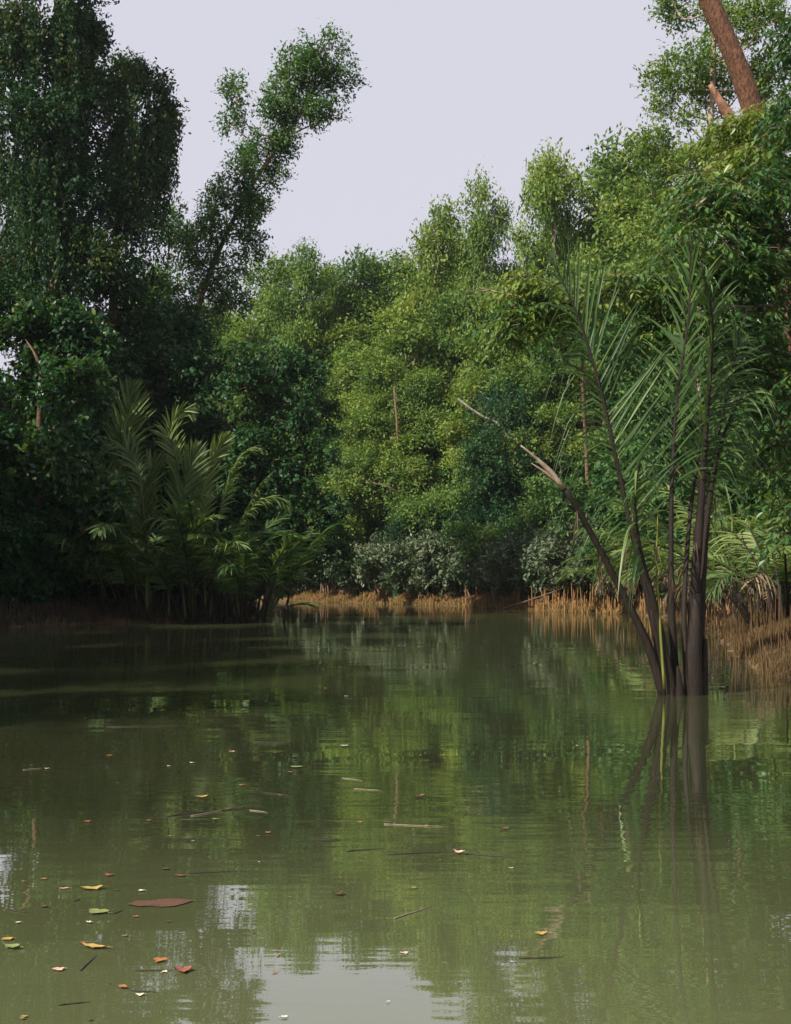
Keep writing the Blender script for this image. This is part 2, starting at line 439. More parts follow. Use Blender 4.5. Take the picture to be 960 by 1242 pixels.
fc = N('ShaderNodeMath'); fc.operation = 'MINIMUM'; fc.inputs[1].default_value = .88; Lk(fm.outputs[0], fc.inputs[0])
mx = N('ShaderNodeMixShader'); Lk(fc.outputs[0], mx.inputs[0]); Lk(b.outputs[0], mx.inputs[1]); Lk(gl.outputs[0], mx.inputs[2])
o = N('ShaderNodeOutputMaterial'); Lk(mx.outputs[0], o.inputs[0])
M['water'] = m
S = 2400.0
water = link('water', mesh_from('water', [(-S, -S, 0), (S, -S, 0), (S, S, 0), (-S, S, 0)], [0, 1, 2, 3], [4]), M['water'])
tag(water, 'murky olive green creek water with faint ripples', 'water', kind='structure')

# ------------------------------------------------------------------ trees
def gz(x, y): return float(ground_z(np.array([x]), np.array([y]))[0])

def make_tree(name, label, cat, group, base, T, L, leafmat, barkmat, crown_name='crown'):
    root = empty(name, base)
    tag(root, label, cat, group)
    if T is not None: link('trunk', T.mesh('trunk', base), barkmat, root)
    if L is not None: tag(link(crown_name, L.mesh(crown_name, base), leafmat, root), kind='stuff')
    return root

def dup(root, loc, rotz, sc, label=None, group=None):
    r = root.copy(); COL.objects.link(r)
    r.location = loc; r.rotation_euler = (0, 0, rotz); r.scale = sc
    if label: r['label'] = label
    if group: r['group'] = group
    for ch in list(root.children):
        c = ch.copy(); COL.objects.link(c); c.parent = r
    return r

def limbs_to(T, trunk_pts, ends, r, sides=5):
    tp = np.asarray(trunk_pts)
    for e_ in ends:
        e_ = np.asarray(e_)
        d = np.linalg.norm(tp - e_, axis=1) + np.maximum(0, tp[:, 2] - e_[2] + 1.0) * 2.0
        s_ = tp[int(np.argmin(d))]
        mid = s_ * .45 + e_ * .55 + np.array([0, 0, -0.12 * np.linalg.norm(e_ - s_)]) + rng.normal(size=3) * .15
        T.add([s_, mid, e_], [r, r * .65, r * .3], sides=sides, n=7, rough=.08)

# ---- far wood: prototypes in local coordinates, 12 m tall
def far_proto(kind):
    T, L = Tubes(), Leaves()
    h = 12.0
    lean = rng.normal() * .8
    tp = catmull([(0, 0, -.4), (lean * .2, 0, 3), (lean * .5 + rng.normal() * .3, rng.normal() * .3, 6.5), (lean, rng.normal() * .4, 9.5), (lean * 1.1, 0, 11.0)], 14)
    T.add(tp, np.linspace(.17, .02, 14), sides=7, rough=.1)
    ends = []
    nb = (11, 9, 13, 10)[kind % 4]
    for k in range(nb):
        f = k / (nb - 1)
        z = 3.2 + 8.0 * f
        a = k * 2.4 + rng.random()
        rr = (2.3 * (1 - f) ** .7 + .25) * rng.uniform(.5, 1.15)
        c = np.array([lean * z / 11 + math.cos(a) * rr, math.sin(a) * rr, z])
        sz = rng.uniform(.7, 1.2) * (1.25 - .5 * f)
        ends.append(c)
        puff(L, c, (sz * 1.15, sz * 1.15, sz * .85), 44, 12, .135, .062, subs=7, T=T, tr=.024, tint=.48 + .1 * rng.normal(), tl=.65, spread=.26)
    limbs_to(T, tp, ends, .075)
    return T, L
far = []
for k in range(5):
    T, L = far_proto(k)
    far.append((T, L))

FAR_GROUP = 'trees of the wood beyond the far bank'
far_spots = []      # (px, top py, D, width factor)
for px, py, D, w in [(338, 322, 96, .95), (372, 292, 92, .66), (405, 330, 99, 1), (438, 318, 95, .9), (474, 326, 100, 1), (505, 316, 97, 1),
                     (530, 242, 88, .7), (560, 286, 94, .9), (586, 212, 86, .55), (636, 214, 85, .58), (668, 278, 92, .9),
                     (706, 188, 82, .66), (745, 208, 84, .95), (775, 178, 79, .9)]:
    far_spots.append((px, py, D, w, 'tall'))
for px, py, D, w in [(300, 370, 95, 1), (345, 400, 94, 1.1), (392, 372, 92, 1.1), (430, 392, 87, 1.1), (468, 378, 88, 1.1), (512, 360, 87, 1.1), (548, 348, 86, 1),
                     (600, 330, 84, 1), (645, 330, 83, 1), (690, 300, 80, 1), (735, 300, 79, 1), (790, 270, 76, 1),
                     (420, 470, 90, 1.2), (455, 450, 86, 1.2), (490, 455, 83, 1.2), (530, 430, 82, 1.1), (575, 430, 79, 1.1), (625, 420, 77, 1.1), (680, 400, 74, 1.1), (730, 400, 73, 1.1)]:
    far_spots.append((px, py, D, w, 'front'))
for i in range(16):
    far_spots.append((190 + i * 46 + rng.normal() * 8, 345 + rng.normal() * 10 - (i > 6) * 22 - (i > 10) * 55, 112 + rng.normal() * 5, 1.1, 'back'))
far_labels = {'tall': 'tall pale green tree with billowing crown on the skyline of the far wood',
              'front': 'pale green tree standing before the skyline trees of the far wood',
              'back': 'hazy pale tree filling the gaps at the back of the far wood'}
SKY_LAB = ['low skyline tree of the far wood next to the leaning tree', 'pointed skyline tree of the far wood rising beside the leaning tree', 'rounded low skyline tree right behind the bend of the creek',
           'domed skyline tree above the yellow green tree', 'low skyline tree at the dip of the far wood', 'short skyline tree beside the dip of the far wood', 'skyline tree with a top arching over the dip of the far wood',
           'lower skyline tree between the arching top and the twin plumes', 'slender skyline tree, one of twin plumes, next to the arching top', 'slender skyline tree, one of twin plumes, with a rounded head',
           'lower skyline tree in the notch beside the twin plumes', 'tall narrow skyline tree between the twin plumes and the airy tree', 'broad skyline tree leaning against the tall narrow one', 'skyline tree touching the tall airy tree']
far_roots = {}
for i, (px, py, D, w, kd) in enumerate(far_spots):
    p = P(px, py, D); k = int(rng.integers(0, 5)); g = gz(p[0], D)
    lab_ = SKY_LAB[i] if kd == 'tall' else far_labels[kd]
    hsc = (p[2] - g) / (11.9 if kd == 'tall' else 12.6)
    if k not in far_roots:
        r = make_tree('far_tree', lab_, 'tree', FAR_GROUP + ' (' + kd + ')', (0, 0, 0), far[k][0], far[k][1], M['far'], M['bark_grey'])
        far_roots[k] = r
        r.location = (p[0], D, g); r.rotation_euler = (0, 0, rng.random() * 6.28); r.scale = (w * max(hsc, 1.1), w * max(hsc, 1.1), hsc)
    else:
        dup(far_roots[k], (p[0], D, g), rng.random() * 6.28, (w * max(hsc, 1.1), w * max(hsc, 1.1), hsc), lab_, FAR_GROUP + ' (' + kd + ')')

# ---- leafy understorey: dense bushes under the trees, each its own thing
def bush_proto(k):
    T, L = Tubes(), Leaves()
    for j in range(15):
        a = j * 2.4 + rng.random(); f = j / 14.0
        r_ = 1.5 * math.sqrt(rng.random()) * (1 - .4 * f); z = .5 + 3.2 * f
        c = np.array([math.cos(a) * r_, math.sin(a) * r_, z])
        sz = rng.uniform(.75, 1.1)
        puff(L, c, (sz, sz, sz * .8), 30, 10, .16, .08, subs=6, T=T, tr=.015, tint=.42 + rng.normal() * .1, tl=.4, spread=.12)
        T.add([(rng.normal() * .15, rng.normal() * .15, -.3), c * [.4, .4, .5], c], [.05, .035, .012], sides=5, n=6)
    return T, L
bush_roots = {}
def bush(px, D, h, w, mat, label, group):
    x = (px - CX) / F_PX * D
    while creek_sd(np.array([x]), np.array([D]))[0] < .6: x += .3 if x > 0 and D < 60 else -.3 if D < 60 else 0; D += 0 if D < 60 else .4
    loc = (x, D, gz(x, D)); key = (mat, int(rng.integers(0, 3)))
    sc = (w * h / 4.4, w * h / 4.4, h / 4.4)
    if key not in bush_roots:
        T, L = bush_protos[key[1]]
        root = empty('bush', (0, 0, 0)); tag(root, label, 'bush', group)
        tm, fm = bush_meshes[key[1]]
        if mat != 'mid': tm, fm = tm.copy(), fm.copy(); tm.materials.clear(); fm.materials.clear()
        link('trunk', tm, M['bark'], root); tag(link('foliage', fm, M[mat], root), kind='stuff')
        root.location = loc; root.scale = sc; root.rotation_euler = (0, 0, rng.random() * 6); bush_roots[key] = root
    else: dup(bush_roots[key], loc, rng.random() * 6.28, sc, label, group)
bush_protos = [bush_proto(k) for k in range(3)]
bush_meshes = [(T.mesh('trunk'), L.mesh('foliage')) for T, L in bush_protos]
for px, D, h, w in [(-40, 49, 6, 1), (10, 50, 7, 1), (60, 52, 7, 1), (110, 53, 6, 1), (160, 55, 7, 1), (205, 56, 7, 1), (250, 57, 7, 1), (290, 56, 6, 1), (-20, 58, 9, 1), (50, 60, 10, 1), (120, 61, 10, 1), (190, 62, 9, 1), (-60, 45, 5, 1), (240, 52, 4, 1), (310, 54, 5, 1), (318, 51, 3.2, .9), (-30, 43.5, 3, 1), (5, 44.5, 3, 1), (40, 45.5, 3.2, 1), (60, 47.5, 3.4, 1), (112, 50.5, 4, 1), (-90, 40, 4, 1), (-130, 36, 4, 1), (-190, 32, 4, 1), (-290, 27, 4, 1), (-420, 22, 4, 1)]:
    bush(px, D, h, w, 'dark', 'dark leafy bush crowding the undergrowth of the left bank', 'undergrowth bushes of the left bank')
for px, D, h, w in [(300, 99, 8, 1), (350, 97, 9, 1), (400, 95, 8, 1), (440, 92, 9, 1), (480, 89, 8, 1), (520, 87, 9, 1), (560, 85, 8, 1), (600, 82, 9, 1), (640, 80, 8, 1), (680, 77, 8, 1), (720, 75, 8, 1), (770, 72, 8, 1), (820, 68, 8, 1),
                    (420, 89, 5, 1), (470, 86, 5, 1), (545, 82, 6, 1), (580, 79, 5, 1), (660, 74, 5, 1), (705, 70, 5, 1)]:
    bush(px, D, h, w, 'mid', 'green bush filling the undergrowth below the far wood', 'undergrowth bushes below the far wood')
for px, D, h, w in [(760, 62, 6, 1), (800, 58, 7, 1), (850, 55, 7, 1), (900, 52, 8, 1), (950, 48, 7, 1), (1000, 44, 7, 1), (1010, 38, 5, 1), (1090, 30, 4, 1), (1150, 25, 4, 1), (1260, 19, 3.5, 1)]:
    bush(px, D, h, w, 'mid', 'green bush behind the palms of the right bank', 'undergrowth bushes of the right bank')

# ---- custom trees described by their trunk and boughs in photo pixels at their own distance
def px_tree(name, label, D, trunk, r0, r1, boughs, leafmat, barkmat, dens=40, per=11, ll=.15, lw=.065, subs=7, tint=.5, ddepth=1.0,
            group=None, cat='tree', folded=False, limb=.07, base=None, ground_it=True, extra=None, tl=.45, spread=.13, tr=.02, droop=.15, shell=.5, bvar=.06):
    T, L = Tubes(), Leaves(folded)
    tp = [P(a, b_, D + dz) for a, b_, dz in [(q + (0,) if len(q) == 2 else q) for q in trunk]]
    bx, by = tp[0][0], tp[0][1]
    g = gz(bx, by)
    if ground_it: tp[0] = np.array([bx, by, g - .4])
    n = max(12, len(tp) * 4)
    tpp = catmull(tp, n)
    T.add(tpp, np.linspace(r0, r1, n), sides=9, rough=.07)
    ends = []
    for q in boughs:
        a, b_, ra, rb = q[:4]; dz = q[4] if len(q) > 4 else rng.normal() * ddepth
        s = PXM(D + dz); c = P(a, b_, D + dz)
        tn = tint + (q[5] if len(q) > 5 else rng.normal() * bvar)
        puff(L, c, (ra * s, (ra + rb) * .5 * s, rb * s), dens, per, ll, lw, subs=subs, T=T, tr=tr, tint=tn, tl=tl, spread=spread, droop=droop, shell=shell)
        ends.append(c)
    limbs_to(T, tpp, ends, limb)
    if extra: extra(T, L, tpp)
    b0 = (bx, by, g)
    return make_tree(name, label, cat, group, b0, T, L, leafmat, barkmat)

# leaning tree against the sky, left bank
px_tree('leaning_tree', 'leaning tree with sparse green crown reaching over the creek against pale sky', 58,
        [(215, 735), (222, 600), (232, 420), (255, 330), (300, 235), (345, 165), (385, 105), (402, 70)], .22, .035,
        [(390, 62, 30, 26), (412, 100, 24, 30), (370, 92, 34, 28), (345, 112, 30, 24), (365, 140, 28, 30), (335, 150, 26, 30), (285, 118, 17, 30), (280, 150, 14, 20),
         (400, 140, 18, 24), (315, 195, 30, 24), (290, 215, 30, 26), (328, 222, 20, 22), (275, 250, 34, 28), (312, 262, 26, 28), (300, 300, 30, 24), (250, 285, 34, 32), (335, 182, 24, 20), (350, 165, 22, 20), (322, 172, 20, 18), (360, 115, 26, 22), (378, 80, 22, 20), (300, 250, 24, 20),
         (225, 300, 32, 40), (205, 275, 22, 26), (265, 330, 40, 34), (215, 345, 40, 40), (240, 390, 44, 40), (280, 370, 30, 28), (190, 400, 44, 46)],
        M['mid'], M['bark'], dens=36, per=10, ll=.125, lw=.058, subs=6, tint=.42, ddepth=.8, limb=.05, tl=.5, spread=.2)

# creeper-hung tall trees, left bank
def draped(name, label, D, trunk, boughs, skirts, r0=.4, dens=34, tint=.35, mat='ivy'):
    def extra(T, L, tpp):
        for (a, b_, ra, rb, hmin, hmax, n) in skirts:
            n = int(n * 1.25)
            s = PXM(D); c = P(a, b_, D)
            u = rnd_dir(n); u[:, 2] = np.abs(u[:, 2]) * .6
            st = c + u * rng.uniform(.55, 1.12, (n, 1)) * np.array([ra * s, 1.8 + ra * s * .5, rb * s])
            strands(L, st, rng.uniform(hmin, hmax, n), .17, .075, tint=tint, per_m=20, tvar=.22)
    return px_tree(name, label, D, trunk, r0, .1, boughs, M[mat], M['bark'], dens=dens, per=10, ll=.14, lw=.065, subs=8, tint=tint, ddepth=1.2, extra=extra, bvar=.16, tl=.55, spread=.16)  # uneven bough tints imitate sunlit patches
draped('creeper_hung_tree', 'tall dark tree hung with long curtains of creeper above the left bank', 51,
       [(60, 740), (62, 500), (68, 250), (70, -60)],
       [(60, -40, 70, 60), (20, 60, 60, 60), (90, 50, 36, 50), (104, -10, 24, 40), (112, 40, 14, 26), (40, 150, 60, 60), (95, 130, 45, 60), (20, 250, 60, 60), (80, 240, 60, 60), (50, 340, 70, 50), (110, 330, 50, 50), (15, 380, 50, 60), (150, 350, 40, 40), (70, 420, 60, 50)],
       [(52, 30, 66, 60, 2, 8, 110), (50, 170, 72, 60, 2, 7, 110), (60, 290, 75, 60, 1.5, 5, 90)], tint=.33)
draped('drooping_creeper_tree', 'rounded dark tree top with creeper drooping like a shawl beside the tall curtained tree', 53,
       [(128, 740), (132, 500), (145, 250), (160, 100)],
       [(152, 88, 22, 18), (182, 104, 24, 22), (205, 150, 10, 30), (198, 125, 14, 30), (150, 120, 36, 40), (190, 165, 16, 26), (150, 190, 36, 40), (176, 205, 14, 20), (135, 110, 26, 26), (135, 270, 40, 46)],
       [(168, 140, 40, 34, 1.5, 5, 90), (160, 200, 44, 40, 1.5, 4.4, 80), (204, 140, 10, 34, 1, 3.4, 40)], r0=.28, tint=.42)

# dark understorey of the left bank
px_tree('broadleaf_tree', 'dark bushy tree with light leaf tips at the far left of the bank', 46,
        [(40, 735), (45, 600), (50, 450)], .22, .06,
        [(30, 410, 50, 36), (80, 400, 46, 30), (115, 425, 28, 26), (50, 470, 56, 44), (100, 480, 40, 40), (20, 540, 50, 50), (80, 560, 50, 46), (30, 620, 56, 46), (90, 640, 52, 40), (130, 610, 30, 34), (20, 680, 50, 30), (80, 690, 46, 24)],
        M['gloss'], M['bark'], dens=44, per=10, ll=.17, lw=.09, subs=7, tint=.36, ddepth=.8)
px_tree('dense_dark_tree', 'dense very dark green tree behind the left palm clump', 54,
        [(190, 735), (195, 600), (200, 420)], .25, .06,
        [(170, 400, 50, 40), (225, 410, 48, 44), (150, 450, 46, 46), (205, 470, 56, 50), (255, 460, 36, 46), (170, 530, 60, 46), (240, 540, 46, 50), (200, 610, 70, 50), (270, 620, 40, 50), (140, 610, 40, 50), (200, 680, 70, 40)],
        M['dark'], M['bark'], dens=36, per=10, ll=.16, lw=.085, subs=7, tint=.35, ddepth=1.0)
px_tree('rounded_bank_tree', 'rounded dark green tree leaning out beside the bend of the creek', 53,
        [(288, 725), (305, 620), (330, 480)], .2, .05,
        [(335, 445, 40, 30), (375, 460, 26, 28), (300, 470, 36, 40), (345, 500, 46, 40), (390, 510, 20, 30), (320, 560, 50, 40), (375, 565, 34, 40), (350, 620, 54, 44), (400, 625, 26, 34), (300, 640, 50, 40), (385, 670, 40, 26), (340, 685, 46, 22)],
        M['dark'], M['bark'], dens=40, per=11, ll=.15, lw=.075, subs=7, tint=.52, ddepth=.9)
# trees of the left bank between camera and frame edge, beside the open water
for i, (x, y, hh, w, lab) in enumerate([
        (-16.6, 38, 15, 1.25, 'tree of the left bank next to the curtained tree'), (-16.2, 32, 20, 1.3, 'tall tree of the left bank downstream of the bushy tree'),
        (-16.2, 27, 19, 1.3, 'tall tree of the left bank abreast of the palm in the water'), (-16.8, 21, 18, 1.3, 'tall tree of the left bank beside the open water'),
        (-17.6, 15, 17, 1.3, 'tall tree of the left bank beside the floating leaves'), (-18.4, 8.5, 18, 1.3, 'tall tree of the left bank downstream of the floating leaves'), (-19, 2.5, 18, 1.3, 'last tall tree of the left bank, farthest from the palm clump'), (-22, 42, 18, 1.4, 'tree inland behind the bushy tree'), (-23, 34, 17, 1.4, 'tree inland of the left bank trees')]):
    dup(far_roots[i % 5], (x, y, gz(x, y)), i * 1.7, (w, w, hh / 12), lab, 'trees along the left bank')

# tall light tree behind the right bank
px_tree('tall_light_tree', 'tall airy pale green tree behind the leaning red trunk', 52,
        [(850, 735), (852, 500), (850, 300), (862, 150), (866, 60), (870, -60)], .24, .07,
        [(840, 15, 40, 26), (815, 0, 24, 18), (880, 30, 40, 40), (925, 30, 34, 40), (835, 90, 40, 34), (805, 110, 24, 32), (815, 140, 28, 24), (855, 120, 32, 34), (900, 110, 36, 36), (940, 90, 28, 40),
         (890, 180, 46, 40), (935, 180, 36, 40), (845, 200, 30, 24), (800, 185, 24, 26), (820, 215, 40, 30), (870, 240, 50, 36), (790, 235, 30, 30), (840, 280, 50, 36), (900, 290, 50, 40), (930, 240, 40, 40), (790, 290, 36, 36), (950, 320, 40, 50), (860, 350, 60, 46)],
        M['far'], M['bark_pale'], dens=30, per=11, ll=.125, lw=.058, subs=7, tint=.42, ddepth=1.4, limb=.05, tl=.6, spread=.16, shell=.3)
px_tree('right_bank_tree', 'mid green bushy tree filling the right bank behind the palms', 48,
        [(900, 730), (900, 600), (890, 450)], .2, .06,
        [(760, 420, 46, 40), (820, 430, 50, 40), (890, 440, 50, 46), (940, 450, 40, 46), (790, 500, 50, 44), (860, 520, 56, 46), (930, 530, 46, 46), (820, 570, 46, 40), (900, 600, 56, 44), (950, 620, 36, 46)],
        M['mid'], M['bark'], dens=34, per=10, ll=.15, lw=.07, subs=7, tint=.40, ddepth=1.2)
px_tree('trunk_tree', 'mid green tree with a plain brown trunk behind the broken palm stalk', 64,
        [(716, 715, 1), (712, 560, .8), (707, 450, -.5), (712, 380, 0)], .13, .06,
        [(690, 370, 40, 30), (740, 380, 40, 34), (715, 410, 40, 22), (760, 430, 40, 40), (670, 420, 30, 26), (755, 490, 40, 44), (745, 560, 44, 44), (680, 610, 40, 36), (730, 640, 44, 36)],
        M['mid'], M['bark'], dens=34, per=10, ll=.16, lw=.07, subs=6, tint=.45, ddepth=1.0)

# creeper-smothered heaps at the middle of the far bank
draped('creeper_mound', 'low round dark mound of creeper on the far bank', 79,
       [(520, 715), (520, 640)], [(520, 625, 44, 34), (500, 650, 30, 34), (545, 645, 34, 40), (520, 670, 46, 30)],
       [(520, 625, 46, 36, 1.5, 3, 90)], r0=.15, dens=44, tint=.28, mat='dark')
draped('creeper_column', 'tall dark column of creeper smothering a dead tree on the far bank', 76,
       [(605, 715), (612, 600), (620, 480)], [(625, 475, 34, 34), (600, 510, 34, 40), (645, 510, 32, 40), (590, 560, 34, 40), (635, 565, 40, 40), (600, 620, 40, 40), (650, 620, 34, 36), (575, 640, 30, 40), (620, 670, 46, 30)],
       [(620, 490, 44, 50, 2, 4.5, 110), (605, 570, 46, 40, 1.5, 3.5, 100)], r0=.2, dens=40, tint=.27, mat='dark')
px_tree('bright_tree', 'yellow green leafy tree in front of the pale wood', 83,
        [(487, 715, -1.5), (486, 620, -1.7), (482, 520, -1.7), (478, 470, -1)], .11, .05,
        [(470, 470, 40, 34), (515, 490, 40, 36), (440, 510, 36, 34), (490, 530, 46, 34), (540, 540, 30, 30), (460, 560, 40, 30), (500, 580, 36, 24), (430, 570, 26, 30), (470, 610, 40, 26)],
        M['far'], M['bark'], dens=36, per=11, ll=.135, lw=.062, subs=7, tint=.66, ddepth=1.0, tl=.6, spread=.18, shell=.3)
px_tree('green_bush_tree', 'fresh green bushy tree between the creeper column and the shore shrubs', 71,
        [(660, 715), (660, 660), (662, 620)], .12, .05,
        [(560, 655, 30, 22), (590, 660, 34, 22), (640, 640, 34, 26), (680, 630, 34, 30), (700, 600, 30, 26), (660, 665, 40, 20), (725, 660, 34, 24)],
        M['mid'], M['bark'], dens=44, per=11, ll=.13, lw=.06, subs=6, tint=.6, ddepth=.7)
px_tree('creekside_bush', 'light green bush where a bare dead limb leans on the far bank', 88,
        [(440, 715), (440, 680), (440, 650)], .1, .04,
        [(445, 620, 24, 26), (430, 650, 28, 26), (465, 650, 24, 24), (410, 680, 34, 22), (445, 685, 34, 18)],
        M['mid'], M['bark'], dens=44, per=11, ll=.14, lw=.065, subs=6, tint=.6, ddepth=.6)

# low grey-leaved shrubs along the far shore, every one its own thing
def shrub_proto(k):
    T, L = Tubes(), Leaves()
    for j in range(7):
        a = j * .9 + rng.random(); r_ = rng.uniform(.3, 1.0); z = rng.uniform(.5, 1.5)
        c = np.array([math.cos(a) * r_, math.sin(a) * r_ * .8, z])
        puff(L, c, (.62, .62, .46), 75, 10, .115, .05, subs=5, T=T, tr=.012, tint=.5 + rng.normal() * .12, tl=.3, spread=.09)
        T.add([(rng.normal() * .12, rng.normal() * .12, -.3), c * .5 + rng.normal(size=3) * .1, c], [.035, .025, .01], sides=5, n=6)
    return T, L
SH_LAB = 'low shrub with greyish glossy leaves on the mud along the far shore'
SH_GRP = 'grey shrubs lining the far shore'
sh_roots = []
sh_spots = [(335, 88, 1.2), (352, 90, 1.5), (372, 89, 1.6), (395, 88, 1.5), (418, 86, 1.4), (440, 85, 1.3), (462, 83, 1.3), (485, 82, 1.35), (508, 80, 1.3), (530, 78.5, 1.2), (552, 77, 1.25),
            (574, 75, 1.2), (594, 73.5, 1.25), (614, 71.5, 1.2), (634, 70, 1.15), (655, 68.5, 1.15), (676, 67, 1.1), (697, 66, 1.15), (718, 64.5, 1.15), (740, 63.5, 1.2), (762, 62, 1.3)]
protos = [shrub_proto(k) for k in range(4)]
for i, (px, D, s) in enumerate(sh_spots):
    s *= 1.35; D -= 3
    x = (px - CX) / F_PX * D
    while creek_sd(np.array([x]), np.array([D]))[0] < .9: D += .4; x = (px - CX) / F_PX * D
    loc = (x, D, gz(x, D))
    if i < 4:
        r = make_tree('grey_shrub', SH_LAB, 'shrub', SH_GRP, (0, 0, 0), protos[i][0], protos[i][1], M['grey'], M['bark'], 'foliage')
        r.location = loc; r.scale = (s, s, s); sh_roots.append(r)
    else:
        dup(sh_roots[i % 4], loc, rng.random() * 6.28, (s * rng.uniform(.9, 1.15), s, s * rng.uniform(.8, 1.15)))

# dead limbs
def dead(name, label, D, lines, mat, cat='dead branch', ground_first=True):
    T = Tubes(); b0 = None
    for (pts, r0, r1) in lines:
        pp = [P(q[0], q[1], D + (q[2] if len(q) > 2 else 0)) for q in pts]
        if b0 is None:
            b0 = pp[0].copy()
            if ground_first: b0[2] = gz(b0[0], b0[1]); pp[0] = b0 - np.array([0, 0, .2])
        T.add(pp, [r0, (r0 + r1) / 2, r1], sides=7, n=14, rough=.12)
    o = link(name, T.mesh(name, b0), mat, None, b0)
    return tag(o, label, cat)
dead('dead_limb', 'pale forked dead limb leaning bare above the far shore', 85.5,
     [([(452, 712), (455, 670), (462, 645), (472, 626)], .09, .04), ([(458, 655), (448, 640), (444, 628)], .035, .015), ([(464, 640), (474, 646), (478, 660)], .03, .012)], M['bark_pale'])
dead('dead_branch', 'short brown broken branch jutting level over the bright tree', 80,
     [([(500, 720, 1.5), (492, 640, 1), (482, 597), (462, 588), (444, 585)], .13, .06)], M['bark'])
dead('leaning_dead_trunk', 'brown dead trunk leaning across the top of the creeper column', 74,
     [([(650, 715, 0), (640, 600, 0), (612, 522, .2), (580, 502, 1.0), (556, 484, 1.8)], .11, .06)], M['bark_grey'], cat='dead trunk')

# ------------------------------------------------------------------ nipa palms
def leaflet_arrays(b, d, w, nvec, ln, wd, droop, twist=0.0):
    s = np.array([0, .18, .4, .62, .83, 1.0]); prof = np.array([.55, 1, .95, .72, .42, .03])
    c = b + d * (ln * s)[:, None] - np.array([0, 0, 1.0]) * (droop * ln * s ** 2)[:, None]
    if droop > .3:      # keep the length
        c = b + (c - b) * (1 - .18 * s[:, None] * min(droop, 1.2))
    w = nrm(w)
    wv = w[None, :] * (prof * wd * .5)[:, None]
    nv = nvec[None, :] * (prof * wd * .16)[:, None]
    V = np.stack([c - wv + nv, c - nv * .6, c + wv + nv], 1).reshape(-1, 3)
    return V
_k = len([0, .18, .4, .62, .83, 1.0])
_f = []
for _i in range(_k - 1):
    for _j in range(2):
        a0 = _i * 3 + _j; _f.append([a0, a0 + 1, a0 + 4, a0 + 3])
LEAFLET_F = np.array(_f)

IND = {'n': 0}
def frond(parent, origin, ctrl, r0, r1, side, t0=.4, t1=1.0, pairs=40, ln=.9, wd=.05, ang0=62, ang1=24, droop=.25, vee=.35,
          tint=.5, lmat='palm', pmat='petiole_green', individual=False, only=None, lenvar=.12, name='frond', tuft=.55, label=None, droop_side=None):
    """petiole and rachis with two rows of leaflets"""
    ctrl = np.asarray(ctrl, float)
    n = 30
    pts = catmull(ctrl, n)
    tan = nrm(np.gradient(pts, axis=0))
    T = Tubes()
    T.add(pts, np.interp(np.linspace(0, 1, n), [0, .15, t0, 1], [r0, r0 * .8, (r0 + r1) * .42, r1]), sides=7, flat=.8, rough=.05)
    fr = link(name, T.mesh(name, origin), M[pmat], parent)
    if label: fr['label'] = label
    VV, FF, TT, cnt = [], [], [], 0
    side = np.asarray(side, float)
    for k in range(pairs):
        f = (k + rng.random() * .3) / pairs
        t = t0 + (t1 - t0) * f
        u = t * (n - 1); i = min(int(u), n - 2); q = u - i
        b = pts[i] * (1 - q) + pts[i + 1] * q; tg = nrm(tan[i] * (1 - q) + tan[i + 1] * q)
        sd = nrm(side - tg * (side @ tg)); up = np.cross(sd, tg)
        if up[2] < 0 and abs(tg[2]) < .6: up = -up
        prof = (math.sin(math.pi * min(f * .85 + .17, 1.0)) ** .6) * (1 if f < .8 else 1 - (f - .8) * (1 - tuft) / .2)
        a = R(ang0 + (ang1 - ang0) * f)
        for sg in (-1, 1):
            if only and sg != only: continue
            if rng.random() < .07: continue
            aa = a + rng.normal() * .09
            d = nrm(tg * math.cos(aa) + sd * sg * math.sin(aa) + up * vee * math.sin(aa) + rng.normal(size=3) * .07)
            l_ = ln * prof * rng.uniform(1 - lenvar, 1 + lenvar)
            wv = nrm(np.cross(d, np.cross(d, tg)))
            wv = nrm(tg - d * (tg @ d) + rng.normal(size=3) * .25)
            nv = nrm(np.cross(d, wv))
            if nv[2] < 0: nv = -nv
            dr = (droop if not droop_side or sg != droop_side[0] else droop_side[1]) * rng.uniform(.4, 2.0)
            LV = leaflet_arrays(b, d, wv, nv, l_, wd * rng.uniform(.85, 1.15), dr)
            tn = float(np.clip(tint + rng.normal() * .16, 0, 1))
            if individual and IND['n'] < 300:
                IND['n'] += 1
                me = mesh_from('leaflet', LV - b, LEAFLET_F.ravel(), np.full(len(LEAFLET_F), 4), smooth=True, tint=np.full(len(LV), tn))
                link('leaflet', me, M[lmat], fr, tuple(b - np.asarray(origin)))
            else:
                VV.append(LV); FF.append(LEAFLET_F + cnt); TT.append(np.full(len(LV), tn)); cnt += len(LV)
    if VV:
        FFa = np.concatenate(FF)
        me = mesh_from('leaflets', np.concatenate(VV) - np.asarray(origin), FFa.ravel(), np.full(len(FFa), 4), smooth=True, tint=np.concatenate(TT))
        tag(link('leaflet_rows', me, M[lmat], fr), kind='stuff')
    return fr

def arc(base, az, tilt0, bend, length, n=7):
    pts = [np.asarray(base, float)]; tl = tilt0
    for k in range(n - 1):
        f = (k + .5) / (n - 1)
        tl = tilt0 + bend * f ** 1.8
        d = np.array([math.cos(az) * math.sin(tl), math.sin(az) * math.sin(tl), math.cos(tl)])
        pts.append(pts[-1] + d * length / (n - 1))
    return pts

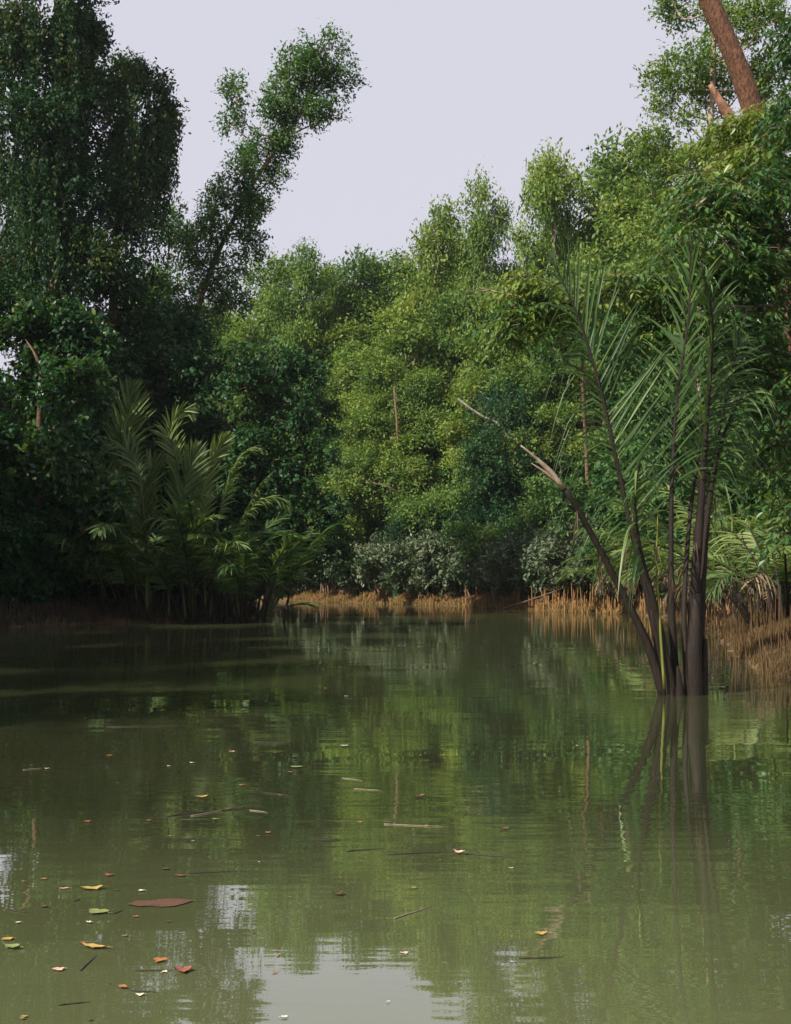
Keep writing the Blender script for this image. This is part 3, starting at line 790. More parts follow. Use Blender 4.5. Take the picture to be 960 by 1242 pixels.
def nipa(label, x, y, nf, length, group=None, spread=.5, deadn=0, tint=.45, tilt=(.05, .4), bend=(.5, 1.5), pmat='petiole', ln=.85, wd=.055, extra=None, pairs=44, z=None, ang0=52, ang1=16):
    base = (x, y, gz(x, y) if z is None else z)
    root = empty('nipa_palm', base); tag(root, label, 'palm', group)
    az0 = rng.random() * 6
    for k in range(nf):
        az = az0 + k * 2.399 + rng.normal() * .2
        st = np.array(base) + np.array([math.cos(az), math.sin(az), 0]) * spread * rng.uniform(.2, 1) + np.array([0, 0, -.3])
        l_ = length * rng.uniform(.72, 1.08)
        c = arc(st, az, rng.uniform(*tilt), rng.uniform(*bend), l_)
        frond(root, base, c, .06, .012, (-math.sin(az), math.cos(az), .15 * rng.normal()), t0=.38, ang0=ang0, ang1=ang1, pairs=pairs, ln=ln * rng.uniform(.85, 1.15), wd=wd, droop=rng.uniform(.15, .55), tint=tint + rng.normal() * .1, pmat=pmat)
    for k in range(deadn):
        az = rng.random() * 6.28
        st = np.array(base) + np.array([math.cos(az), math.sin(az), 0]) * spread * rng.uniform(.5, 1) + np.array([0, 0, -.2])
        c = arc(st, az, rng.uniform(.2, .5), rng.uniform(1.8, 2.5), length * rng.uniform(.45, .75))
        frond(root, base, c, .045, .01, (-math.sin(az), math.cos(az), 0), t0=.4, pairs=20, ln=ln * .7, wd=wd * .8, droop=.9, tint=.5, lmat='deadpalm', pmat='petiole', name='dead_frond')
    if extra: extra(root, base)
    return root

def pts_px(D, lst): return [P(q[0], q[1], D + (q[2] if len(q) > 2 else 0)) for q in lst]

# left clump; fronds set one by one get lighter tints in place of light
LD = 47.2
def left_a(root, base):
    frond(root, base, pts_px(LD, [(170, 752), (155, 660), (148, 580), (150, 535), (160, 462)]), .07, .012, (1, .3, 0), t0=.62, pairs=71, ln=1.45, wd=.075, ang0=44, ang1=12, droop=.05, tint=0.64, tuft=.75, pmat='petiole_yellow')
    frond(root, base, pts_px(LD - .5, [(180, 752), (178, 660), (168, 575), (150, 540), (147, 560), (158, 610)]), .07, .012, (.8, .6, 0), t0=.55, pairs=71, ln=1.2, wd=.075, ang0=44, ang1=12, droop=.3, tint=0.52)
    frond(root, base, pts_px(LD - .2, [(185, 752), (178, 680), (172, 620), (182, 575), (196, 552)]), .07, .012, (1, -.4, 0), t0=.45, pairs=71, ln=1.5, wd=.075, ang0=44, ang1=12, droop=.15, tint=0.68)
    frond(root, base, pts_px(LD, [(180, 752), (160, 650), (130, 590), (112, 545)]), .06, .012, (.9, .5, .2), t0=.5, pairs=51, ln=1.2, wd=.075, ang0=44, ang1=12, droop=.3, tint=0.52)
    frond(root, base, pts_px(LD, [(150, 752), (130, 700), (110, 668), (90, 655)]), .05, .012, (.3, .6, .6), t0=.4, pairs=44, ln=.8, wd=.075, ang0=44, ang1=12, droop=.4, tint=0.47)
    frond(root, base, pts_px(LD - .6, [(178, 752), (178, 690), (182, 640), (192, 600)]), .05, .012, (1, .2, 0), t0=.7, pairs=17, ln=.5, wd=.05, ang0=44, ang1=12, droop=.3, tint=0.52, pmat='petiole_yellow')
nipa('broad nipa palm clump with one upright bright frond at the left bank water edge', *P(170, 752, LD)[:2], 20, 6.0, spread=1.4, tint=0.44, tilt=(.08, .5), bend=(.9, 2.0), extra=left_a, ln=1.0, z=0.0, wd=.075)
def left_b(root, base):
    frond(root, base, pts_px(LD - .4, [(225, 750), (218, 660), (222, 600), (234, 555), (240, 535)]), .06, .012, (1, .3, 0), t0=.45, pairs=60, ln=1.3, wd=.075, ang0=42, ang1=12, droop=.12, tint=.55)
    frond(root, base, pts_px(LD - .6, [(205, 750), (206, 690), (214, 640), (235, 605), (262, 600)]), .05, .012, (.2, 1, .2), t0=.4, pairs=48, ln=.95, wd=.07, ang0=60, ang1=20, droop=.7, tint=.7)
    frond(root, base, pts_px(LD - .6, [(235, 750), (232, 700), (220, 655), (195, 630), (168, 640)]), .05, .012, (.2, 1, .2), t0=.4, pairs=48, ln=.9, wd=.07, ang0=60, ang1=20, droop=.7, tint=.7)
    frond(root, base, pts_px(LD, [(232, 750), (222, 640), (214, 560), (205, 525), (222, 497), (238, 512)]), .06, .012, (.8, .2, .5), t0=.62, pairs=44, ln=.9, wd=.075, ang0=44, ang1=12, droop=.2, tint=0.77)
    frond(root, base, pts_px(LD, [(250, 750), (246, 640), (248, 580), (262, 548), (280, 522)]), .06, .012, (.8, .4, -.2), t0=.5, pairs=51, ln=1.05, wd=.075, ang0=44, ang1=12, droop=.1, tint=0.85, pmat='petiole_yellow')
    frond(root, base, pts_px(LD, [(255, 750), (262, 650), (280, 575), (302, 545), (322, 552)]), .06, .012, (.3, 1, .2), t0=.5, pairs=51, ln=.95, wd=.075, ang0=44, ang1=12, droop=.3, tint=0.72)
nipa('nipa palm with light-tinted yellowish fronds in the middle of the left clump', *P(240, 750, LD)[:2], 18, 5.2, spread=1.3, tint=0.44, tilt=(.08, .5), bend=(.9, 2.0), extra=left_b, ln=.95, z=0.0, wd=.075)
def left_c(root, base):
    frond(root, base, pts_px(LD + .3, [(285, 748), (278, 690), (285, 645), (310, 610), (340, 605), (354, 622)]), .05, .012, (.1, 1, .2), t0=.45, pairs=51, ln=.75, wd=.075, ang0=44, ang1=12, droop=.55, tint=0.74)
    frond(root, base, pts_px(LD + .3, [(290, 748), (284, 680), (295, 630), (315, 590), (332, 572)]), .05, .012, (.5, .8, .2), t0=.45, pairs=44, ln=.65, wd=.05, ang0=44, ang1=12, droop=.5, tint=0.72)
    for k in range(9):
        c = pts_px(LD + .5, [(318 + k * 1.6 - 4, 750 - k * .3), (325 + k * 2.5, 715), (335 + k * 4, 675 + rng.uniform(-8, 8))])
        frond(root, base, c, .04, .012, (.4, .9, 0), t0=.55, pairs=27, ln=.6, wd=.05, ang0=44, ang1=12, droop=.4, tint=0.42)
    frond(root, base, pts_px(LD + .6, [(325, 748), (345, 738), (368, 733), (385, 737)]), .03, .01, (0, 1, .1), t0=.35, pairs=37, ln=.5, wd=.05, ang0=44, ang1=12, droop=.25, tint=0.32, name='drooped_frond')
nipa('nipa palm with arching feathery fronds at the tip of the left bank', *P(300, 749, LD)[:2], 16, 4.6, spread=1.3, tint=0.47, tilt=(.1, .5), bend=(.9, 2.0), extra=left_c, ln=.85, z=0.0, wd=.075)

# right bank palms
for (px, D, nf, ln_, dn, lab) in [(735, 57.5, 9, 4.2, 2, 'small pale nipa palm at the left end of the right bank palms'),
                                  (795, 50.5, 10, 5.2, 4, 'nipa palm with fallen dead fronds on the right bank mud'),
                                  (850, 44, 10, 5.0, 4, 'nipa palm seen just behind the palm standing in the water'),
                                  (905, 38, 10, 4.8, 5, 'nipa palm with many tan dead stalks near the right bank grass'),
                                  (955, 33, 9, 4.4, 4, 'nipa palm by the dark breathing roots of the right bank')]:
    x = (px - CX) / F_PX * D
    while creek_sd(np.array([x]), np.array([D]))[0] < .9: x += .25
    nipa(lab, x, D, nf + 6, ln_ * 1.08, spread=.9, deadn=dn + 3, tint=.72, tilt=(.1, .7), bend=(.9, 2.1), ln=.9, wd=.048, pmat='petiole', ang0=58, ang1=20)

# the palm standing in the water
ND = WD(842)
def near_palm():
    base = P(828, 842, ND); base[2] = 0.0
    root = empty('nipa_palm', base)
    tag(root, 'big nipa palm with dark stalks standing alone in the water', 'palm')
    def fr(ctrl, *a, **k): return frond(root, base, pts_px(ND, ctrl), *a, **k)
    # great left frond
    fr([(812, 850), (790, 740), (768, 650), (748, 560), (728, 470), (705, 395), (682, 340), (664, 305)], .07, .010, (1, .35, 0), t0=.36, pairs=62, ln=1.45, wd=.034, ang0=54, ang1=13, droop=.05, vee=.25,
       tint=.36, individual=True, pmat='petiole', droop_side=(-1, .95), tuft=.75)
    # centre thin upright frond
    fr([(822, 850, .1), (815, 740, .1), (815, 600, .2), (822, 480, .3), (836, 380, .3), (838, 282, .2)], .06, .010, (.9, -.5, 0), t0=.45, pairs=46, ln=1.25, wd=.034, ang0=46, ang1=13, droop=.2, tint=.36, individual=True, pmat='petiole')
    # thick right frond
    fr([(842, 850, 0), (842, 740, 0), (850, 620, 0), (858, 500, -.1), (864, 390, -.3), (850, 318, -.6)], .10, .012, (.72, .7, 0), t0=.50, pairs=48, ln=1.3, wd=.042, ang0=58, ang1=22, droop=.45, tint=.30, individual=True, pmat='petiole', droop_side=(1, .7))
    # arching right
    fr([(850, 850, .1), (850, 740, .2), (862, 600, .2), (885, 510, .1), (915, 470, 0), (940, 490, -.1)], .09, .010, (.2, 1, .2), t0=.5, pairs=32, ln=.85, wd=.05, droop=.8, tint=.36, individual=True, pmat='petiole')
    # low arching centre with hanging leaflets
    fr([(818, 850, -.1), (795, 740, -.3), (775, 660, -.5), (770, 600, -.7), (778, 560, -.9), (795, 548, -1.1)], .08, .010, (.7, .7, .1), t0=.5, pairs=26, ln=.75, wd=.046, droop=.9, tint=.42, individual=True, pmat='petiole')
    fr([(835, 850, .3), (830, 740, .5), (838, 620, .8), (850, 520, 1.2), (838, 440, 1.6), (820, 400, 2.0)], .05, .010, (1, .3, .2), t0=.5, pairs=36, ln=1.0, wd=.05, droop=.35, tint=.28, pmat='petiole')
    fr([(846, 850, .2), (846, 700, .3), (866, 560, .6), (888, 450, .9), (905, 380, 1.2)], .05, .010, (.8, .5, 0), t0=.5, pairs=34, ln=.95, wd=.05, droop=.5, tint=.28, pmat='petiole')
    # broken stalk
    T = Tubes(); T.add(pts_px(ND, [(808, 852, -.1), (785, 780, -.15), (740, 690, -.3), (705, 625, -.45), (683, 590, -.55)]), [.075, .06, .045, .04, .036], n=16, sides=8)
    s = link('broken_stalk', T.mesh('broken_stalk', base), M['petiole'], root); s['label'] = 'leaning dark stalk snapped off at its pale end'
    T = Tubes(); T.add(pts_px(ND, [(684, 592, -.55), (662, 566, -.62), (632, 540, -.7)]), [.036, .03, .008], n=7, sides=6, rough=.25)
    T.add(pts_px(ND, [(682, 588, -.55), (660, 572, -.6), (645, 562, -.68)]), [.03, .022, .006], n=5, sides=5, rough=.3)
    link('split_end', T.mesh('split_end', base), M['bark_pale'], s)
    # young yellow stalk
    T = Tubes(); T.add(pts_px(ND, [(806, 835, -.25), (801, 760, -.3), (797, 690, -.3), (798, 625, -.25)]), [.02, .018, .014, .004], n=12, sides=6)
    y = link('young_stalk', T.mesh('young_stalk', base), M['petiole_yellow'], root); y['label'] = 'thin yellow green young stalk'
    # sheathing stalk bases
    for (ctrl, r) in [([(815, 856, -.1), (806, 800, -.12), (792, 740, -.1)], (.095, .08, .04)), ([(842, 856, -.1), (842, 790, -.12), (845, 720, -.05)], (.12, .10, .055)),
                      ([(826, 856, -.15), (824, 825, -.2), (822, 808, -.2)], (.07, .05, .015)), ([(852, 856, .0), (855, 805, .05), (856, 775, .1)], (.08, .05, .02))]:
        T = Tubes(); T.add(pts_px(ND, ctrl), r, n=10, sides=9, rough=.06)
        link('stalk_base', T.mesh('stalk_base', base), M['petiole'], root)
    # dried strips hanging from the stalks
    for (px, py, dz, ln_) in [(727, 668, -.35, .9), (760, 650, -.2, .7), (795, 655, -.1, .8), (842, 640, -.2, .9), (868, 600, -.1, 1.0), (700, 620, -.5, .6), (815, 700, 0, .6)]:
        for q in range(2):
            p0 = P(px, py, ND + dz); d = nrm(np.array([rng.normal() * .12, rng.normal() * .2, -1.0])); ln_ = min(ln_, .55)
            LV = leaflet_arrays(p0, d, np.array([1.0, .3 * rng.normal(), .1]), np.array([0, -1.0, 0]), ln_ * rng.uniform(.5, 1.0), .022, .1)
            link('dried_strip', mesh_from('dried_strip', LV - base, LEAFLET_F.ravel(), np.full(len(LEAFLET_F), 4), smooth=True, tint=np.full(len(LV), rng.uniform(.0, .35))), M['deadpalm'], root)
    return root
near_palm()

# ------------------------------------------------------------------ leafy tree overhanging the right bank
def right_tree():
    D = 27.0
    T, L = Tubes(), Leaves(True)
    tp = pts_px(D, [(1010, 740), (990, 560), (962, 400), (938, 260), (920, 165), (903, 100), (880, 45), (858, -5), (830, -70)])
    g = gz(tp[0][0], D); tp[0][2] = g - .4
    base = (tp[0][0], D, g)
    root = empty('overhanging_tree', base)
    tag(root, 'leafy tree with thick leaning red-brown trunk overhanging the right bank', 'tree')
    tpp = catmull(tp, 36)
    T.add(tpp, np.interp(np.linspace(0, 1, 36), [0, .1, 1], [.4, .25, .18]), sides=14, rough=.07)
    link('trunk', T.mesh('trunk', base), M['bark_red'], root)
    T = Tubes()
    T.add(pts_px(D, [(928, 225, -.2), (908, 180, -.5), (890, 150, -.7), (876, 128, -.8), (862, 102, -.9)]), [.2, .15, .11, .10, .045], n=22, sides=10, rough=.28)
    s = link('broken_limb', T.mesh('broken_limb', base), M['stub'], root); s['label'] = 'pinkish splintered limb broken off below the trunk fork'
    # boughs
    T = Tubes()
    bd = 22.0
    bl = [([(950, 440, 5), (930, 330, 2), (880, 345, .5), (835, 375, 0), (800, 392, 0), (765, 402, 0)], .07, .02),
          ([(950, 470, 5), (900, 395, 1), (850, 385, 0), (790, 382, 0), (740, 372, -.3), (690, 360, -.4), (640, 362, -.5), (595, 352, -.5)], .06, .008),
          ([(955, 400, 5), (962, 372, 1), (900, 372, -.5), (860, 368, -1)], .05, .015),
          ([(948, 330, 5), (900, 250, 1), (870, 235, -.5), (845, 250, -1)], .06, .015),
          ([(940, 260, 5), (960, 200, 2), (985, 120, 0), (965, 60, -1)], .06, .015),
          ([(955, 540, 5), (930, 470, 1), (900, 480, -.5), (870, 500, -1)], .05, .012)]
    ends = []
    for pts, r0, r1 in bl:
        pp = catmull(pts_px(bd, pts), 16); T.add(pp, np.linspace(r0, r1, 16), sides=7, rough=.08); ends.append(pp)
    # bare twigs at the end of the long bough
    for k in range(9):
        st = ends[1][int(rng.integers(11, 16))]
        en = st + np.array([-rng.uniform(.1, .5), rng.normal() * .3, rng.normal() * .16])
        T.add([st, (st + en) / 2 + rng.normal(size=3) * .05, en], [.012, .008, .003], sides=4, n=5)
    link('bough', T.mesh('bough', base), M['bark_pale'], root)
    T = Tubes()
    spec = [(860, 250, 40, 40, -.5, .40, 90), (905, 250, 46, 50, 0, .35, 110), (945, 240, 34, 60, 0, .30, 100), (835, 310, 30, 40, -1, .42, 70), (880, 320, 46, 44, -.5, .36, 110), (935, 330, 44, 56, 0, .32, 120),
            (790, 345, 40, 26, -.5, .52, 60), (740, 345, 40, 22, -.5, .6, 56), (700, 365, 32, 26, -.6, .66, 50), (650, 350, 36, 20, -.6, .68, 60), (628, 385, 30, 26, -.7, .55, 56), (668, 385, 24, 20, -.6, .6, 30),
            (850, 390, 50, 40, -.5, .40, 90), (915, 410, 50, 46, 0, .36, 110), (800, 400, 40, 30, -.3, .46, 50), (950, 470, 34, 60, 0, .36, 90), (890, 470, 40, 40, .4, .42, 60), (930, 550, 40, 50, .6, .42, 70), (955, 620, 26, 50, .6, .42, 40),
            (900, 200, 44, 26, 1.5, .74, 110), (925, 150, 30, 24, 2.4, .82, 80), (890, 160, 28, 20, 2.8, .8, 60), (950, 180, 24, 40, 1.0, .5, 60), (958, 60, 12, 50, -.5, .28, 40), (962, 130, 14, 40, -.5, .3, 40), (840, 235, 30, 30, .5, .6, 50)]
    for (a, b_, ra, rb, dz, tn, n) in spec:
        n = int(n * 1.35); tn += .14
        s = PXM(bd + dz); c = P(a, b_, bd + dz)
        # hanging sprays: a twig with leaves on alternating sides
        u = rnd_dir(n); r_ = rng.random(n) ** .45
        st = c + u * r_[:, None] * np.array([ra * s, .55 + (ra + rb) * .4 * s, rb * s])
        for q in range(n):
            az = rng.random() * 6.28
            d = nrm(np.array([math.cos(az) * .8, math.sin(az) * .8, rng.uniform(-.45, .35)]))
            l_ = rng.uniform(.25, .55); m_ = 9
            f = np.linspace(.1, 1, m_)
            ps = st[q] + d * (f * l_)[:, None] - np.array([0, 0, 1]) * (f ** 2 * l_ * .35)[:, None]
            sdv = nrm(np.cross(d, [0, 0, 1.0])) * np.where(np.arange(m_) % 2, 1, -1)[:, None]
            ax = d * .6 + sdv * .8 - np.array([0, 0, .55]) + rng.normal(size=(m_, 3)) * .22
            no = np.array([0, 0, .8]) + sdv * .3 + rng.normal(size=(m_, 3)) * .3
            ll = .165 * rng.uniform(.7, 1.25, m_)
            ax = nrm(ax)
            L.add(ps + ax * ll[:, None] * .5, ax, no, ll, ll * .33, np.clip(tn + rng.normal() * .12 + rng.normal(size=m_) * .1, 0, 1))
            if q % 2 == 0: T.add(np.vstack([st[q] - d * .15, ps[4], ps[-1]]), [.006, .004, .002], sides=3, n=4, cap=False)
    link('twigs', T.mesh('twigs', base), M['bark'], root)
    tag(link('crown', L.mesh('crown', base), M['gloss'], root), kind='stuff')
right_tree()

# ------------------------------------------------------------------ bank grass and breathing roots
def along(i0, i1, n, dmin, dmax):
    """points on land between two outline corners at d metres from the water"""
    seg = CREEK[i0:i1 + 1]; ln = np.linalg.norm(np.diff(seg, axis=0), axis=1); cs = np.concatenate([[0], np.cumsum(ln)])
    u = rng.random(n) * cs[-1]; k = np.clip(np.searchsorted(cs, u, side='right') - 1, 0, len(ln) - 1)
    f = (u - cs[k]) / ln[k]; p = seg[k] + (seg[k + 1] - seg[k]) * f[:, None]
    dr = nrm(seg[k + 1] - seg[k]); nn = np.stack([dr[:, 1], -dr[:, 0]], 1)      # outline runs so that land lies to the ...
    q = p + nn * 0.5
    sgn = np.where(creek_sd(q[:, 0], q[:, 1]) > 0, 1, -1)
    d = rng.uniform(dmin, dmax, n)
    return p + nn * (sgn * d)[:, None]
def grass(name, label, i0, i1, n, dmin, dmax, hmin, hmax, tint, w=.012, mat='grass'):
    p = along(i0, i1, n, dmin, dmax)
    z = ground_z(p[:, 0], p[:, 1]); keep = z > -.25
    p, z = p[keep], z[keep]; k = len(p)
    h = rng.uniform(hmin, hmax, k) * (.7 + .5 * bumpy(p[:, 0] * .6, p[:, 1] * .6))
    h = np.maximum(h, hmin * .5)
    ax = np.stack([rng.normal(size=k) * .16, rng.normal(size=k) * .16, np.ones(k)], 1)
    L = Leaves()
    c = np.stack([p[:, 0], p[:, 1], z + h * .42], 1)
    L.add(c, ax, rng.normal(size=(k, 3)) * [1, 1, .1], h, w * rng.uniform(.7, 1.6, k), np.clip(tint + rng.normal(size=k) * .18, 0, 1))
    o = link(name, L.mesh(name), M[mat]); return tag(o, label, 'grass', kind='stuff')
grass('bank_grass', 'short orange brown growth matted over the far mud bank', 19, 26, 42000, -.1, 2.2, .12, .5, .5, w=.03)
grass('bank_grass', 'dry orange brown growth on the right bank slope below the palms', 26, 34, 78000, -.05, 3.2, .08, .34, .12, w=.011)
grass('bank_grass', 'brown growth darkened as if shaded along the foot of the left bank', 4, 12, 22000, -.1, 1.8, .2, .75, .4, w=.022, mat='grass_shaded')

def root_mesh(k):
    T = Tubes(); h = 1.0
    b_ = rng.normal(size=2) * .04
    T.add([(0, 0, -.25), (b_[0] * .5, b_[1] * .5, .4), (b_[0], b_[1], .8), (b_[0] * 1.3, b_[1] * 1.2, 1.0)], [.040, .036, .026, .008], n=6, sides=6, rough=.12)
    return T.mesh('breathing_root')
root_meshes = {k: [root_mesh(k) for _ in range(5)] for k in ('root', 'root_dark')}
def roots(label, group, i0, i1, n, dmin, dmax, hmin, hmax, kind, thick=1.0):
    p = along(i0, i1, n, dmin, dmax)
    for q in p:
        g = gz(q[0], q[1])
        if g < -.2: continue
        h = rng.uniform(hmin, hmax)
        o = link('breathing_root', root_meshes[kind][int(rng.integers(0, 5))], M[kind], None, (q[0], q[1], g))
        w = rng.uniform(.75, 1.3) * thick; o.scale = (w, w, h); o.rotation_euler = (rng.normal() * .05, rng.normal() * .05, rng.random() * 6)
        tag(o, label, 'root', group)
roots('orange brown breathing root standing upright in the far bank mud', 'breathing roots on the far bank', 24, 27, 115, -.15, .9, .4, 1.35, 'root', .85)
roots('short brown breathing root on the mud at the creek bend', 'breathing roots at the creek bend', 20, 24, 30, -.1, .8, .25, .7, 'root')
roots('brown breathing root below the palms of the right bank', 'breathing roots below the right bank palms', 27, 29, 40, -.1, 1.2, .4, .9, 'root', .6)
roots('dark brown breathing root crowded at the right bank water edge', 'breathing roots at the right bank water edge', 29, 32, 118, -.35, 1.6, .25, .95, 'root_dark', .4)

# fallen stick on the far mud
dead('fallen_stick', 'long thin stick lying on the mud below the breathing roots', 60,
     [([(612, 738, 5), (660, 722, 3.2), (700, 708, 1.5), (752, 704, 0)], .04, .02)], M['bark'], ground_first=False)

# ------------------------------------------------------------------ floating leaves and twigs
def on_water(px, py):
    D = WD(py); p = P(px, py, D); return p[0], D
def leaf_mesh(ln, wd, curl, lobes=False):
    n = 7; s = np.linspace(-.5, .5, n); V = []; asym = rng.normal() * .35
    for q in s:
        w = wd * .5 * max(math.cos(q * math.pi) ** .8, .02) if abs(q) < .499 else wd * .01
        z = curl * (q * 2) ** 2 * ln * .35
        for e_ in (-1, 0, 1):
            V.append((q * ln + .03 * ln * rng.normal() * abs(e_), e_ * w * (1 + .28 * rng.normal()) + asym * w * (1 - 4 * q * q), z + abs(e_) * curl * wd * .35 * rng.uniform(.4, 1.3) + .002))
    F = []
    for i in range(n - 1):
        for j in range(2): F.append([i * 3 + j, i * 3 + j + 1, i * 3 + j + 4, i * 3 + j + 3])
    V = np.array(V)
    st = len(V)
    V = np.vstack([V, [(ln * .5, -.002, curl * ln * .35), (ln * .5, .002, curl * ln * .35), (ln * .72, .003, curl * ln * .3), (ln * .72, -.001, curl * ln * .3)]])
    F.append([st, st + 1, st + 2, st + 3])
    V[:, 2] = np.maximum(V[:, 2], -.003) + rng.normal(size=len(V)) * .04 * wd * min(curl, .25)
    return mesh_from('floating_leaf', V, np.array(F).ravel(), np.full(len(F), 4), smooth=True)
FLEAF = [ # px, py, width px, colour, label or None
 (233, 926, 8, 'pale', 0), (293, 953, 11, 'orange', 0), (106, 997, 10, 'orange', 0), (181, 996, 8, 'orange', 0), (133, 1062, 13, 'red', 0), (201, 1055, 12, 'brown', 0),
 (220, 1063, 17, 'red', 'dark red leaf floating at the end of a long dark twig'), (78, 1079, 15, 'pink', 'pinkish white leaf floating beside a thin yellow blade'), (172, 1082, 10, 'pale', 0), (53, 1067, 10, 'orange', 0), (29, 1070, 6, 'orange', 0),
 (120, 1107, 32, 'green', 'yellow green leaf floating beside the large sunken brown leaf'), (165, 1113, 10, 'orange', 0), (108, 1120, 9, 'pale', 0), (9, 1140, 17, 'yellow', 'bright yellow orange leaf floating against a green leaf'),
 (14, 1151, 28, 'green', 'broad green leaf floating under a bright yellow one'), (115, 1150, 40, 'yellow', 'long mustard yellow leaf floating beside a small red leaf'), (101, 1145, 11, 'red', 0), (196, 1165, 21, 'orange', 'orange leaf floating by the dark angled twig'),
 (222, 1178, 24, 'red', 'crimson leaf floating at the end of a straight twig'), (71, 1177, 17, 'pink', 0), (149, 1199, 16, 'orange', 0), (27, 1237, 8, 'orange', 0), (22, 1120, 8, 'pale', 0),
 (418, 905, 12, 'pale', 0), (360, 931, 20, 'green', 'pale green leaf floating beyond the bluish twig'), (282, 912, 10, 'pink', 0), (133, 917, 9, 'orange', 0), (510, 967, 18, 'brown', 0), (512, 965, 8, 'orange', 0), (325, 1011, 9, 'orange', 0),
 (557, 1036, 17, 'pink', 'curled pinkish brown leaf riding high on a dark floating twig'), (410, 1086, 16, 'brown', 'curled red brown leaf floating alone on open water'), (620, 1054, 7, 'pale', 0), (502, 1078, 10, 'green', 0), (657, 1134, 21, 'yellow', 'yellow leaf floating alone beside the palm reflection'),
 (490, 1157, 13, 'pink', 0), (340, 965, 6, 'orange', 0), (352, 937, 8, 'yellow', 0), (244, 967, 20, 'yellow', 'thin dull yellow blade floating near an orange leaf'), (436, 998, 9, 'orange', 0), (612, 1006, 14, 'brown', 0), (112, 1079, 33, 'yellow', 'thin yellow blade floating beside a pinkish white leaf'),
 (57, 933, 8, 'pale', 0), (470, 998, 12, 'brown', 0), (205, 930, 6, 'pale', 0), (53, 1101, 12, 'brown', 0), (262, 995, 12, 'green', 0), (621, 1168, 5, 'pale', 0), (700, 905, 5, 'pale', 0), (395, 835, 5, 'pale', 0), (420, 845, 6, 'pale', 0), (585, 827, 4, 'brown', 0)]
CN = {'pale': 'pale tan', 'orange': 'orange', 'red': 'small red', 'brown': 'small brown', 'pink': 'pinkish', 'green': 'small green', 'yellow': 'small yellow'}
for i, (px, py, wpx, c, lab) in enumerate(FLEAF):
    x, D = on_water(px, py); ln = wpx * PXM(D) * .85
    narrow = bool(lab) and ('thin' in lab or 'long' in lab)
    a = rng.uniform(-.5, .5)
    o = link('floating_leaf', leaf_mesh(ln, ln * (.42 if narrow else rng.uniform(.6, .95)), .45 if (lab and 'curled' in lab) else rng.uniform(.05, .28)), FL[c], None, (x, D, .004))
    o.rotation_euler = (0, 0, a)
    tag(o, lab or (CN[c] + ' leaf floating among scattered debris on the creek'), 'leaf', None if lab else CN[c] + ' floating leaves')
for k in range(34):
    px, py = rng.uniform(-20, 700), 870 + 370 * rng.random() ** .8
    if px > 420 and rng.random() < .5: px -= 380
    x, D = on_water(px, py); ln = rng.uniform(.012, .032)
    o = link('floating_leaf', leaf_mesh(ln, ln * rng.uniform(.5, .9), .1), FL[('brown', 'pale', 'green', 'brown', 'orange')[k % 5]], None, (x, D, .003)); o.rotation_euler = (0, 0, rng.random() * 6)
    tag(o, 'tiny scrap of leaf litter afloat between the larger floating leaves', 'leaf', 'tiny floating scraps')
x, D = on_water(195, 1096)
ln = 78 * PXM(D)
o = link('sunken_leaf', leaf_mesh(ln, ln * .5, .03), FL['brown'], None, (x, D, .0005)); o.rotation_euler = (0, 0, .25)
tag(o, 'large brown half sunken leaf, biggest of the floating leaves', 'leaf')

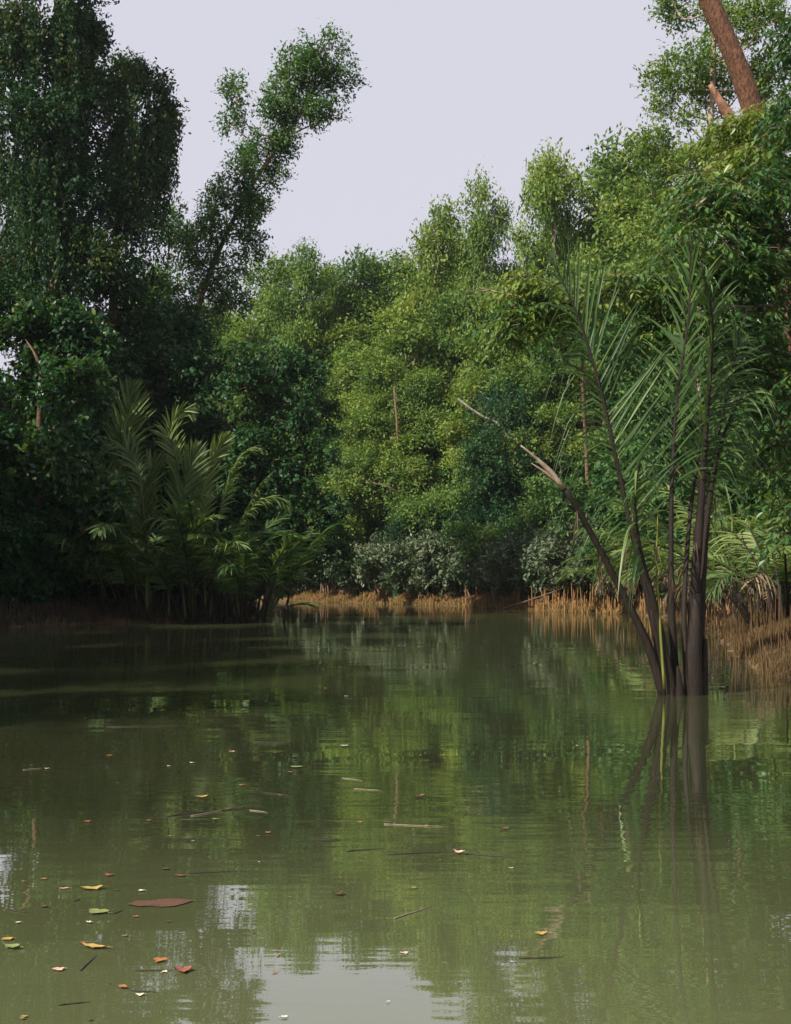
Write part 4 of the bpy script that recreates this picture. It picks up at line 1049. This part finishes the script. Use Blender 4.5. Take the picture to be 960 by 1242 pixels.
FTW = [ # px0, py0, px1, py1, kind, label
 (128, 882, 245, 879, 'dark', 'long dark stick floating out beyond the leaves'), (305, 900, 350, 901, 'dark', 'short thick dark stick floating out on the creek'), (128, 931, 200, 926, 'dark', 'long dark twig floating beyond the orange leaves'),
 (28, 934, 52, 932, 'pale', 'short pale twig floating beside a white leaf'), (315, 961, 358, 966, 'dark', 'bluish dark twig floating near the bright orange leaf'), (415, 944, 440, 947, 'pale', 'short tan twig floating out on the open creek'), (430, 957, 462, 959, 'pale', 'tan twig with a dark end floating on the creek'),
 (200, 991, 320, 980, 'dark', 'long dark twig in the raft of drifting debris'), (232, 990, 300, 977, 'pale', 'pale twig in the raft of drifting debris'), (303, 983, 325, 986, 'pale', 'short pale stick end beside the debris raft'), (376, 1017, 409, 1018, 'dark', 'short dark twig with a knot floating alone'),
 (466, 1000, 545, 1003, 'pale', 'long straight pale stick floating across the creek'), (420, 1033, 470, 1029, 'dark', 'dark twig floating behind the curled leaf'), (470, 1037, 560, 1034, 'dark', 'thin dark twig running up to the curled leaf'), (565, 1036, 634, 1041, 'dark', 'dark jointed twig beyond the curled leaf'),
 (225, 1060, 300, 1057, 'dark', 'very thin long dark twig beside the dark red leaf'), (478, 1115, 524, 1099, 'pale', 'bent grey twig floating at a slant'), (630, 1163, 684, 1161, 'dark', 'straight black twig below the lone yellow leaf'),
 (98, 1178, 117, 1160, 'dark', 'dark angled twig pointing away from the orange leaf'), (165, 1178, 215, 1177, 'dark', 'straight twig behind the crimson leaf'), (160, 1202, 190, 1204, 'dark', 'knobbly dark twig beside an orange leaf'), (72, 1220, 110, 1216, 'dark', 'thin dark twig floating apart, below the knobbly dark twig'),
 (12, 1104, 32, 1107, 'dark', 'crooked dark twig near the green leaf'), (90, 1094, 98, 1091, 'dark', 'tiny black twig stub near the sunken leaf'), (138, 1109, 150, 1105, 'dark', 'stalk-like twig touching the yellow green leaf')]
for (x0, y0, x1, y1, kd, lab) in FTW:
    a = on_water(x0, y0); b_ = on_water(x1, y1)
    A = np.array([a[0], a[1], 0.]); B = np.array([b_[0], b_[1], 0.]); Ln = np.linalg.norm(B - A)
    T = Tubes(); mid = (A + B) / 2 + np.array([rng.normal() * .02 * Ln, rng.normal() * .05 * Ln, 0]); r = max(.003, min(.009, Ln * .006)) * (1.5 if 'thick' in lab else 1)
    T.add([A - mid, (A - mid) * .45 + rng.normal(size=3) * [.0, .02 * Ln, 0], (B - mid) * .4 + rng.normal(size=3) * [0, .02 * Ln, 0], B - mid], [r, r * .9, r * .7, r * .3], n=9, sides=6, rough=.15)
    if Ln > .25: T.add([(B - mid) * .3, (B - mid) * .45 + np.array([0, .05 * Ln, .012])], [r * .6, r * .25], sides=5)
    o = link('floating_twig', T.mesh('floating_twig'), M['twig_' + kd], None, (mid[0], mid[1], .003))
    tag(o, lab, 'twig')

# ------------------------------------------------------------------ air
hz = bpy.data.materials.new('haze'); hz.use_nodes = True
t = hz.node_tree; t.nodes.clear()
pv = t.nodes.new('ShaderNodeVolumePrincipled'); pv.inputs['Color'].default_value = (.86, .97, .98, 1); pv.inputs['Density'].default_value = .00017; pv.inputs['Anisotropy'].default_value = .2
ov = t.nodes.new('ShaderNodeOutputMaterial'); t.links.new(pv.outputs[0], ov.inputs['Volume'])
x0, x1, y0, y1, z0, z1 = -1600, 1600, -400, 2600, -4, 34
HV = [(x, y, z) for z in (z0, z1) for x, y in ((x0, y0), (x1, y0), (x1, y1), (x0, y1))]
HF = [[3, 2, 1, 0], [4, 5, 6, 7], [0, 1, 5, 4], [1, 2, 6, 5], [2, 3, 7, 6], [3, 0, 4, 7]]
haze = link('haze', mesh_from('haze', HV, np.array(HF).ravel(), np.full(6, 4)), hz)
tag(haze, 'thin pale haze hanging over the creek', 'haze', kind='stuff')
